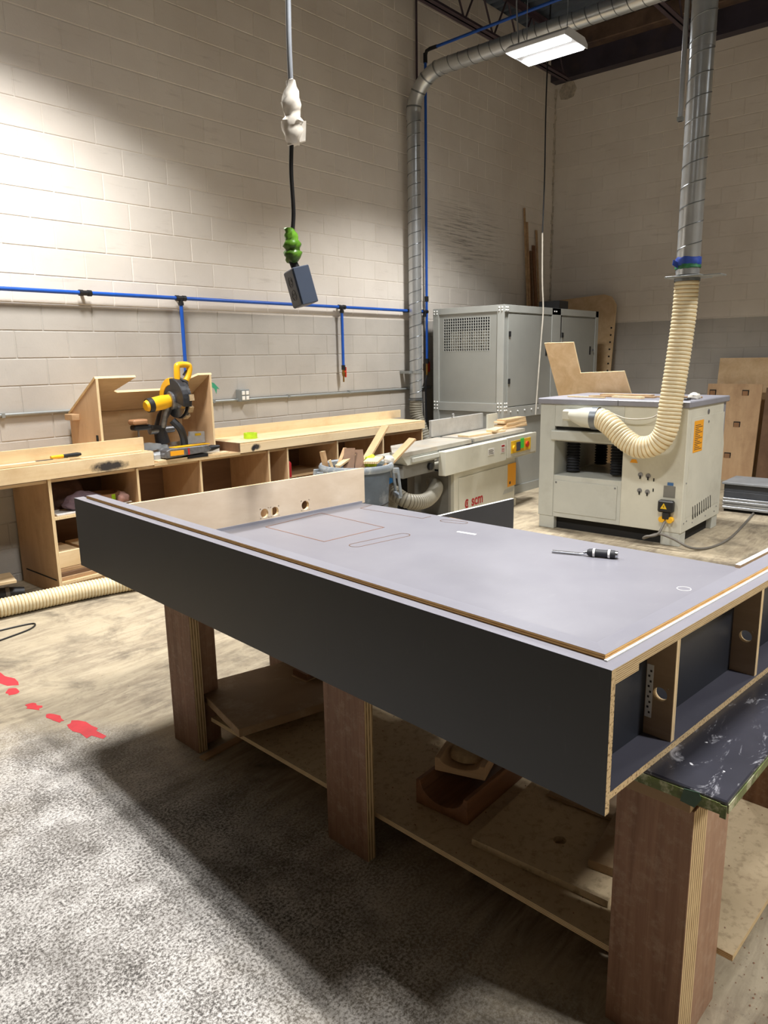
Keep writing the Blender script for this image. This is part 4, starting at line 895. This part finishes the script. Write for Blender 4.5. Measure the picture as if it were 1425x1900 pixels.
pc = G().tube(spline([(6.22, 2.22, .22), (6.15, 2.25, .12), (6.13, 2.34, .09), (6.14, 2.36, .07), (6.16, 2.25, .12), (6.15, 2.12, .10), (6.2, 1.98, .03), (6.4, 1.88, .01), (6.8, 1.85, .01), (7.4, 1.9, .01), (8.1, 1.98, .01), (8.5, 2.0, .01)], 8), .011, 8).build('planer_cable', 'cable_grey', None, smooth=60); tag(pc, 'grey cable trailing from the planer across the floor', 'cable')
o = G().tube(spline([(6.235, 3.0, 1.165), (6.21, 2.8, 1.15), (6.2, 2.6, 1.09), (6.21, 2.4, 1.1), (6.235, 2.3, 1.16)], 8), .006, 8).build('hood_cord', 'cable_white', None, smooth=60); tag(o, 'thin pale cord looped across the planer face', 'cord')
# things on the planer top
random.seed(5); ZT = 1.246
bl = ['long thin board lying along the planer top front', 'short board crossing the planer top', 'pale stick behind the planer hose', 'narrow strip at the left of the planer top', 'flat offcut near the planer top rear']
for i, (x, y, l_, a, w_, h) in enumerate(((6.62, 2.83, .62, 90, .07, .012), (6.5, 2.72, .34, 70, .05, .018), (6.75, 2.36, .4, 100, .04, .012), (6.45, 3.1, .4, 80, .03, .01), (6.9, 2.9, .5, 85, .12, .012))):
    d = Vector((math.cos(math.radians(a)), math.sin(math.radians(a)), 0)) * l_ / 2; p = Vector((x, y, ZT + h / 2 + .0005))
    tag(G().beam(p - d, p + d, w_, h).build('board_offcut', 'fir_x' if i % 2 else 'scrap'), bl[i], 'board', 'offcuts on the planer top')
lump('white_rag', (6.62, 2.18, 1.245), (.07, .05, .035), 'rag', 'crumpled white rag on the right corner of the planer', 'rag', 9)
o = G().box(6.4, 6.5, 2.16, 2.36, 1.2455, 1.262).build('black_pad', 'black_plastic', None, .004); tag(o, 'flat black pad lying beside the white rag', 'pad')
# L-shaped plywood behind the planer
lp_ = thing('plywood_cutout', 'L shaped plywood sheet standing behind the planer', 'plywood', (7.6, 3.5, 0))
e2_ = Vector((-.20, 0, 1.0)).normalized()
G().prism([(.40, 0), (1.30, 0), (.88, 1.495), (.40, 1.475), (.34, 1.80), (0.0, 1.80)], (7.62, 4.0, 0), (0, -1, 0), e2_, (.018, 0, .004), 0, 1).build('sheet', ['bench_ply', 'edge_pale'], lp_)
# ---------------------------------------------------------------- jointer (local x = length, y = depth)
JA = math.radians(5); J0 = Vector((5.42, 3.98, 0))
jt = thing('jointer', 'cream surface planer jointer with long steel table and red logo', 'jointer', J0, JA, local=True)
def jp(g, n, m='machine_cream', par=None, **k): return g.build(n, m, par or jt, **k)
fa = jp(G().box(-.02, 1.95, -.03, .05, .565, .79), 'front_fascia', bevel=.004)
ba = jp(G().box(.22, 1.52, .02, .55, .03, .565), 'base_cabinet', bevel=.004)
G().box(.3, 1.5, .012, .02, .06, .50).build('front_cover', 'machine_cream', ba, .004)
jp(G().box(.18, .3, .06, .55, .03, .565), 'base_side', 'machine_under')
jp(G().box(-.05, .22, .12, .6, .0, .14), 'base_step', 'machine_grey', bevel=.004); jp(G().box(-.02, .2, .5, .55, .14, .66), 'recess_shade', 'dark_void')  # near-black board paints the shade inside the hose recess
jp(G().box(1.52, 1.62, .05, .5, .0, .09), 'base_foot', 'machine_cream')
jp(G().prism([(-.60, .06), (.62, .06), (.62, .46), (-.20, .46), (-.60, .16)], (0, 0, .80), (1, 0, 0), (0, 1, 0), (0, 0, .04)), 'outfeed_table', 'cast_iron', bevel=.003)
jp(G().box(.68, 1.84, .06, .44, .805, .842), 'infeed_table', 'cast_iron', bevel=.003)
jp(G().box(.62, .68, .08, .44, .78, .82), 'cutter_block', 'saw_steel')
jp(G().prism([(-.5, .72), (-.58, .80), (.0, .80), (.0, .72)], (0, .065, 0), (1, 0, 0), (0, 0, 1), (0, .30, 0)), 'table_rib', 'machine_grey', bevel=.003)
jp(G().box(-.52, .0, .10, .42, .60, .72), 'table_casting', 'machine_under', bevel=.006)
jp(G().cyl((-.10, .10, .66), (-.10, .07, .66), .035, n=16), 'adjust_knob', 'black_plastic', bevel=.004)
jp(G().box(-.11, .0, .25, .34, .0, .60), 'stand_post', 'machine_under', bevel=.006)
jp(G().box(-.45, .0, .03, .06, .745, .78), 'table_rail', 'machine_grey')
fe = jp(G().box(.53, 1.62, .47, .50, .845, 1.015), 'fence', 'fence_alu', bevel=.003)
G().box(.53, 1.62, .50, .55, .845, .86).build('fence_bracket', 'machine_grey', fe); G().tube([(.98, .48, 1.015), (.98, .48, 1.05), (.93, .46, 1.053)], .008, 8).build('fence_lever', 'saw_alu', fe)
G().box(1.62, 1.85, .41, .43, .842, 1.0).build('rear_guard', 'machine_cream', fe)
cp = jp(G().box(1.20, 1.90, -.045, -.03, .585, .80), 'control_panel', 'machine_cream', bevel=.003)
G().box(1.28, 1.76, -.049, -.045, .625, .755).build('panel_face', 'label_yellow', cp)
G().cyl((1.34, -.065, .675), (1.34, -.049, .675), .032, n=14).build('yellow_button', 'saw_yellow', cp, smooth=40); G().cyl((1.66, -.065, .69), (1.66, -.049, .69), .032, n=14).build('red_button', 'red_plastic', cp, smooth=40)
G().box(1.40, 1.49, -.056, -.049, .64, .735).build('switch', 'outlet_grey', cp); G().box(1.50, 1.58, -.054, -.049, .66, .765).build('green_note', 'green_note', cp)
G().cyl((1.9, -.032, .72), (1.9, -.03, .72), .01, n=8).build('screw', 'saw_steel', fa)
G().box(.80, .93, -.032, -.03, .66, .725).build('paper_label', 'label_white', fa); g = G()
for i in range(4): g.box(.81, .915 - .02 * (i % 2), -.0326, -.032, .672 + .013 * i, .677 + .013 * i)
g.build('label_print', 'label_ink', fa); G().box(1.08, 1.17, -.032, -.03, .655, .74).build('small_sign', 'label_white', fa); g = G().box(1.09, 1.16, -.0326, -.032, .715, .735)
for i in range(3): g.box(1.09, 1.16, -.0326, -.032, .665 + .015 * i, .671 + .015 * i)
g.build('sign_print', 'logo_red', fa)
G().box(1.33, 1.52, .008, .012, .255, .50).build('warning_label', 'label_orange', ba); G().cyl((1.38, .007, .295), (1.38, .008, .295), .018, n=12).build('label_symbol', 'label_ink', ba)
G().prism([(0, 0), (.24, .0), (.27, .045), (.05, .045)], (1.22, .0112, .19), (1, 0, 0), (0, 0, 1), (0, -.001, 0)).build('model_plate', 'sheet_edge', ba)
lettering(G(), 'scm', .15, (.66, .0105, .232), (1, 0, 0), (0, 0, 1)).build('logo_letters', 'logo_red', ba)
g = G()                                     # ring and drop emblem in front of the letters
A = [math.radians(40 + 280 * i / 16) for i in range(17)]
for a, b2 in zip(A, A[1:]): g.beam((.45 + .030 * math.cos(a), .0108, .225 + .036 * math.sin(a)), (.45 + .030 * math.cos(b2), .0108, .225 + .036 * math.sin(b2)), .02, .0012, (0, -1, 0))
g.box(.442, .468, .0102, .0114, .21, .242); g.build('logo_emblem', 'logo_red', ba)
hs_ = flexhose([J0 + Vector(p) for p in ((.22, .30, .46), (.10, .17, .42), (-.10, .08, .375), (-.32, .02, .37), (-.48, .05, .40), (-.50, .16, .45), (-.40, .27, .46), (-.32, .38, .32), (-.32, .42, .10))], .07, .026).build('jointer_hose', ['hose_grey', 'hose_grey_rib'], None, smooth=50); tag(hs_, 'dusty ribbed hose curling out from under the jointer', 'hose')
JM = Matrix.Translation(J0) @ Matrix.Rotation(JA, 4, 'Z')
def jboard(p0, p1, w_, h, label, mt='fir_x'):
    tag(G().beam(JM @ Vector(p0), JM @ Vector(p1), w_, h).build('planed_board', mt, None, .001), label, 'board', 'boards on the jointer')
jboard((.70, .20, .853), (1.40, .14, .853), .13, .02, 'wide pale board lying along the jointer table')
jboard((1.12, .11, .873), (1.5, .20, .873), .10, .018, 'short board crossing the wide one on the jointer')
for i in range(5): jboard((1.60 + .03 * (i % 3), .25 + .02 * (i % 2), .853 + i * .021), (2.12, .24, .853 + i * .021), .15 - .01 * i, .02, ['lowest', 'second', 'third', 'fourth', 'topmost'][i] + ' board of the stack at the right jointer end', 'fir_x' if i % 2 else 'bench_ply')
# ---------------------------------------------------------------- grey dust collector cabinet
DX0, DX1, DY0, DY1 = 7.30, 9.69, 4.53, 5.52
dcb = thing('dust_collector', 'large grey sheet metal dust collector cabinet with a grille', 'cabinet', (8.5, 5.0, 0))
def dp(g, n, m='sheet_grey', par=None, **k): return g.build(n, m, par or dcb, **k)
# left face as frame around the grille opening (grille y 4.70-5.36, z 1.72-2.06)
GY0, GY1, GZ0, GZ1 = 4.72, 5.37, 1.70, 2.08
dp(G().box(DX0 + .02, DX1, DY0 + .02, DY0 + .03, .1, 2.18).box(DX0 + .02, DX1, DY1 - .02, DY1, .1, 2.18).box(DX0, DX1, DY0, DY1, 2.18, 2.2).box(DX1 - .02, DX1, DY0, DY1, .1, 2.18).box(DX0, DX1, DY0, DY1, .0, .1), 'casing')
lf = dp(G().box(DX0 + .01, DX0 + .02, DY0, DY1, .1, GZ0).box(DX0 + .01, DX0 + .02, DY0, DY1, GZ1, 2.18).box(DX0 + .01, DX0 + .02, DY0, GY0, GZ0, GZ1).box(DX0 + .01, DX0 + .02, GY1, DY1, GZ0, GZ1), 'grille_panel')
for i in range(21):
    y = GY0 + (GY1 - GY0) * i / 20; G().box(DX0 + .008, DX0 + .018, y - .005, y + .005, GZ0, GZ1).build('grille_bar', 'sheet_edge', lf)
for i in range(13):
    z = GZ0 + (GZ1 - GZ0) * i / 12; G().box(DX0 + .0085, DX0 + .0175, GY0, GY1, z - .004, z + .004).build('grille_bar', 'sheet_edge', lf)
for i in range(4):
    y = GY0 + .09 + i * .155; random.seed(40 + i)
    prof = []
    for k in range(12): prof += [(.06, 1.3 + k * .055), (.072, 1.327 + k * .055)]
    G().lathe(prof, (DX0 + .13, y, 0), 14).build('filter_bag', 'rag', dcb, smooth=30)
dp(G().box(DX0 + .3, DX0 + .31, DY0 + .03, DY1 - .03, 1.2, 2.18), 'dark_backing', 'dark_void')  # near-black sheet behind the filter bags
for (y0, y1) in ((DY0 - .004, DY0 + .085), (DY1 - .085, DY1)): dp(G().box(DX0 - .004, DX0 + .01, y0, y1, .1, 2.2), 'corner_post', 'sheet_edge', bevel=.002)
dp(G().box(DX0 - .004, DX0 + .01, DY0 + .085, DY1 - .085, 2.13, 2.2), 'top_rail', 'sheet_edge', bevel=.002); dp(G().box(DX0 - .004, DX0 + .01, DY0 + .085, DY1 - .085, 1.0, 1.1), 'bottom_rail', 'sheet_edge', bevel=.002)
def cdoor(x0, x1, hinge):
    d = dp(G().box(x0, x1, DY0 - .002, DY0 + .02, 1.06, 2.10), 'door', 'sheet_grey', bevel=.002)
    G().box(x1 - .14, x1 - .10, DY0 - .006, DY0 - .002, 1.63, 1.74).build('door_latch', 'black_plastic', d); G().cyl((x1 - .05, DY0 - .02, 1.69), (x1 - .05, DY0 - .002, 1.69), .015, n=10).build('door_lock', 'saw_steel', d)
    for z in (1.35, 1.88): G().box(x0 + .0, x0 + .04, DY0 - .014, DY0 - .002, z - .03, z + .03).build('hinge', 'black_plastic', d, .003)
cdoor(DX0 + .10, 8.40, 0); cdoor(8.66, 9.60, 0)
dp(G().box(8.40, 8.62, DY0 - .008, DY0 + .02, .1, 2.2), 'mid_post', 'sheet_edge', bevel=.002); dp(G().box(8.62, 8.66, DY0 + .0, DY0 + .02, 1.85, 2.12), 'dark_gap', 'dark_void')
dp(G().box(DX0 + .01, DX1, DY0 - .008, DY0 + .02, 2.12, 2.2), 'top_rail', 'sheet_edge', bevel=.002); dp(G().box(DX0 + .01, DX1, DY0 - .008, DY0 + .02, .92, 1.05), 'bottom_rail', 'sheet_edge', bevel=.002)
dp(G().box(9.61, DX1 + .004, DY0 - .008, DY0 + .02, .1, 2.2), 'corner_post', 'sheet_edge', bevel=.002)
riv = bpy.data.meshes.new('rivet'); bm = bmesh.new(); bmesh.ops.create_icosphere(bm, subdivisions=1, radius=.011); bm.to_mesh(riv); bm.free(); riv.materials.append(MAT['white_paint'])
def rivet(x, y, z):
    o = bpy.data.objects.new('rivet', riv); COL.objects.link(o); o.parent = dcb; o.location = Vector((x, y, z)) - dcb.location
for dz in (1.02, 1.06, 1.1, 2.14, 2.17):
    for dy in (.02, .06): rivet(DX0 - .006, DY0 + dy, dz); rivet(DX0 - .006, DY1 - dy, dz)
    for dx in (.03, .07): rivet(DX0 + dx, DY0 - .01, dz)
for i in range(14): rivet(DX0 + .16 + i * .16, DY0 - .01, 1.0)
for dx in (.05, .1): rivet(8.4 + dx, DY0 - .01, 2.16)
# black box and boards in the corner
o = G().box(9.0, 9.25, 4.75, 5.05, 2.201, 2.33).build('black_box', 'black_plastic', None, .005); tag(o, 'small black box standing on the grey cabinet', 'box')
bs = thing('leaning_plywood', 'large plywood sheet leaning on the end wall behind the cabinet', 'plywood', (10.3, 5.1, 0))
G().prism([(4.58, 0), (5.66, 0), (5.66, 2.44), (4.78, 2.49), (4.66, 2.45), (4.58, 2.33)], (10.12, 0, 0), (0, 1, 0), Vector((.11, 0, 1)).normalized(), (.02, 0, 0), 0, 1).build('sheet', ['bench_ply', 'edge_pale'], bs)
g = G()
for i in range(9): g.cyl((10.108 + .11 * (1.2 + i * .1), 4.62, 1.2 + i * .1), (10.125 + .11 * (1.2 + i * .1), 4.62, 1.2 + i * .1), .012, n=8)
g.build('screw_holes', 'dark_void', bs)
stl = ['tall thin grey strip leaning in the wall corner', 'tall pale strip leaning in the corner beside the thin grey one', 'dark brown strip leaning in the wall corner', 'second dark strip leaning in the corner left of the brown plank', 'broad reddish plank leaning in the wall corner', 'thin slanted tan strip leaning nearest the end wall']
for i, (x, yb, xt, zt, w_, mt) in enumerate(((9.73, 5.56, 9.70, 3.68, .025, 'scrap'), (9.79, 5.56, 9.78, 3.5, .03, 'scrap'), (9.85, 5.58, 9.84, 3.1, .04, 'walnut'), (9.91, 5.57, 9.90, 3.12, .04, 'dark_wood_and_shade'), (9.99, 5.55, 9.98, 3.2, .07, 'walnut'), (10.08, 5.56, 10.05, 3.42, .035, 'scrap'))):
    tag(G().beam((x, yb - .06, .0), (xt, WY - .02, zt), w_, .02, (0, -1, .2)).build('leaning_strip', mt), stl[i], 'strip', 'strips leaning in the corner')
# ---------------------------------------------------------------- sheets by the end wall and slab stack
def sheet(y0, y1, h, x, label, mt='bench_ply', holes=()):
    t = thing('sheet_panel', label, 'plywood', (x, (y0 + y1) / 2, 0), group='sheets leaning on the end wall')
    G().prism([(y0, 0), (y1, 0), (y1, h), (y0, h)], (x, 0, 0), (0, 1, 0), Vector((.13, 0, 1)).normalized(), (.02, 0, 0), 0, 1).build('sheet', [mt, 'edge_pale'], t)
    for (y, z) in holes:
        p = Vector((x - .001, y, 0)) + Vector((.13, 0, 1)).normalized() * z; G().box(p.x - .004, p.x + .004, y - .04, y + .04, z - .035, z + .035).build('label_hole', 'dark_void', t)
        G().box(p.x - .0055, p.x - .004, y - .03, y + .034, z - .036, z + .022).build('label_paper', 'roll_brown', t)
sheet(1.7, 3.13, 1.57, 10.22, 'tallest plywood sheet leaning on the end wall', 'bench_ply')
sheet(2.53, 3.19, 1.24, 10.05, 'tan panel with square labels leaning before the tall sheet', 'bench_ply_z', ((2.72, 1.12), (2.78, .72), (2.85, .32), (3.12, 1.12)))
sheet(2.05, 2.47, 1.2, 10.0, 'dark edged panel leaning at the far right', 'dark_wood_and_shade')
st_ = thing('slab_stack', 'low stack of dark slabs over ribbed aluminium by the end wall', 'slabs', (8.3, 1.6, 0))
G().box(8.06, 8.48, 1.0, 2.27, .0, .028).build('skid', 'dark_void', st_)
for i in range(4): G().box(8.03 + .004 * (i % 2), 8.5, 1.0, 2.28, .030 + i * .03, .056 + i * .03).build('alu_rail', 'alu_slab', st_, .003)
G().box(8.05, 8.5, 1.0, 2.28, .15, .215).build('slab', 'slate', st_, .003); G().box(8.05, 8.5, 1.0, 2.28, .217, .285).build('slab', 'slate', st_, .003); G().box(8.03, 8.52, .99, 2.30, .287, .31).build('slab', 'slab_top', st_, .003)
# ---------------------------------------------------------------- trash can with offcuts
TC = Vector((4.42, 4.15, 0))
tcn = thing('trash_can', 'dusty blue grey round trash can filled with wood offcuts', 'trash can', TC)
G().lathe([(.0001, .01), (.23, .01), (.235, .0), (.24, .02), (.275, .66), (.285, .69), (.285, .75), (.27, .75), (.262, .66), (.225, .03), (.0001, .03)], TC, 40).build('body', 'can_blue', tcn, smooth=35)
G().lathe([(.283, .735), (.305, .735), (.312, .75), (.312, .775), (.302, .79), (.285, .79), (.272, .78), (.272, .735), (.283, .735)], TC, 40).build('rim', 'can_rim', tcn, smooth=35)
for ang in (-35, 145):
    a = math.radians(ang); d = Vector((math.cos(a), math.sin(a), 0)); s_ = Vector((-d.y, d.x, 0)); g = G()
    for k in (-1, 1): g.prism([(.285, .745), (.345, .745), (.372, .50), (.35, .50), (.325, .70), (.285, .70)], TC + s_ * (k * .085 - .009), d, (0, 0, 1), s_ * .018)
    g.beam(TC + d * .352 + s_ * -.09 + Vector((0, 0, .50)), TC + d * .352 + s_ * .09 + Vector((0, 0, .50)), .03, .035); g.build('handle', 'can_rim', tcn, .004)
G().tube([TC + Vector((.262 * math.cos(t), .262 * math.sin(t), .46)) for t in [math.radians(-130 + 6 * i) for i in range(14)]], .008, 6).build('moulded_bar', 'rubber', tcn)
G().lathe([(.0001, .70), (.262, .68)], TC, 24).build('fill', 'dust', tcn)
sticks = [((-.19, .12, .55), (-.22, .17, .87), .04, .03, 'short square stick upright at the left of the trash can'), ((-.14, .05, .55), (-.2, .11, .80), .035, .02, 'thin stick beside the upright one in the trash can'),
 ((-.05, .0, .6), (.52, .12, 1.02), .07, .02, 'longest board leaning out of the trash can'), ((.05, -.12, .6), (.48, -.22, .93), .09, .016, 'broad brown board leaning out over the jointer end'),
 ((-.22, .0, .76), (.10, .05, .85), .05, .015, 'white edged offcut lying across the trash can'), ((-.16, -.06, .68), (-.02, .05, .88), .09, .014, 'dark square offcut propped in the trash can'),
 ((-.08, -.12, .70), (.06, .03, .86), .08, .012, 'second dark offcut propped in the trash can'), ((.0, -.16, .775), (.2, -.05, .79), .12, .018, 'flat pale offcut lying on the trash heap'), ((-.1, .12, .72), (.08, .2, .86), .03, .02, 'rear stick poking from the trash heap')]
for i, (a, b2, w_, h, lab) in enumerate(sticks):
    a, b2 = (a[0], a[1], a[2] + .03), (b2[0], b2[1], b2[2] + .03)
    tag(G().beam(TC + Vector(a), TC + Vector(b2), w_, h, m=0, fe=1).build('wood_offcut', [['scrap', 'fir_x', 'bench_ply', 'bench_ply', 'fir_x', 'dark_wood_and_shade', 'dark_wood_and_shade', 'fir_x', 'scrap'][i], 'edge_pale']), lab, 'offcut', 'offcuts in the trash can')
lump('tape_ball', (4.57, 4.12, .75), (.06, .06, .06), 'lime', 'lime green ball of tape on the trash heap', 'tape', 12)
lump('paper_wad', (4.63, 3.97, .782), (.045, .04, .04), 'rag', 'crumpled white paper on the trash can rim by the handle', 'paper', 14)
cb = thing('blue_carton', 'blue product carton with a picture standing behind the trash can', 'carton', (5.42, 4.76, 0), math.radians(4), local=True)
G().box(-.2, .2, -.15, .15, 0, .62).build('carton', 'carton_blue', cb, .003); G().box(-.08, .16, -.152, -.15, .06, .34).build('picture', 'carton_pic', cb); G().box(.0, .18, -.152, -.15, .42, .58).build('green_panel', 'carton_green', cb)
G().box(-.202, -.2, -.1, .1, .1, .5).build('side_print', 'carton_pic', cb)
# sawdust trodden on the floor at the near end of the workbench
random.seed(77); g = G()
for i in range(900):
    x, y = random.gauss(2.1, .28), random.gauss(.12, .2); r_ = random.uniform(.0012, .0045)
    if x < 1.55: continue
    g.add([(x - r_, y, .0002), (x, y - r_ * .6, .0002), (x + r_, y, .0002), (x, y + r_ * .6, r_ * .6)], [(0, 1, 3), (1, 2, 3), (2, 0, 3)])
o = g.build('sawdust', 'walnut', merge=0); o['kind'] = 'stuff'; o['label'] = 'brown sawdust scattered on the floor by the near table leg'; o['category'] = 'sawdust'
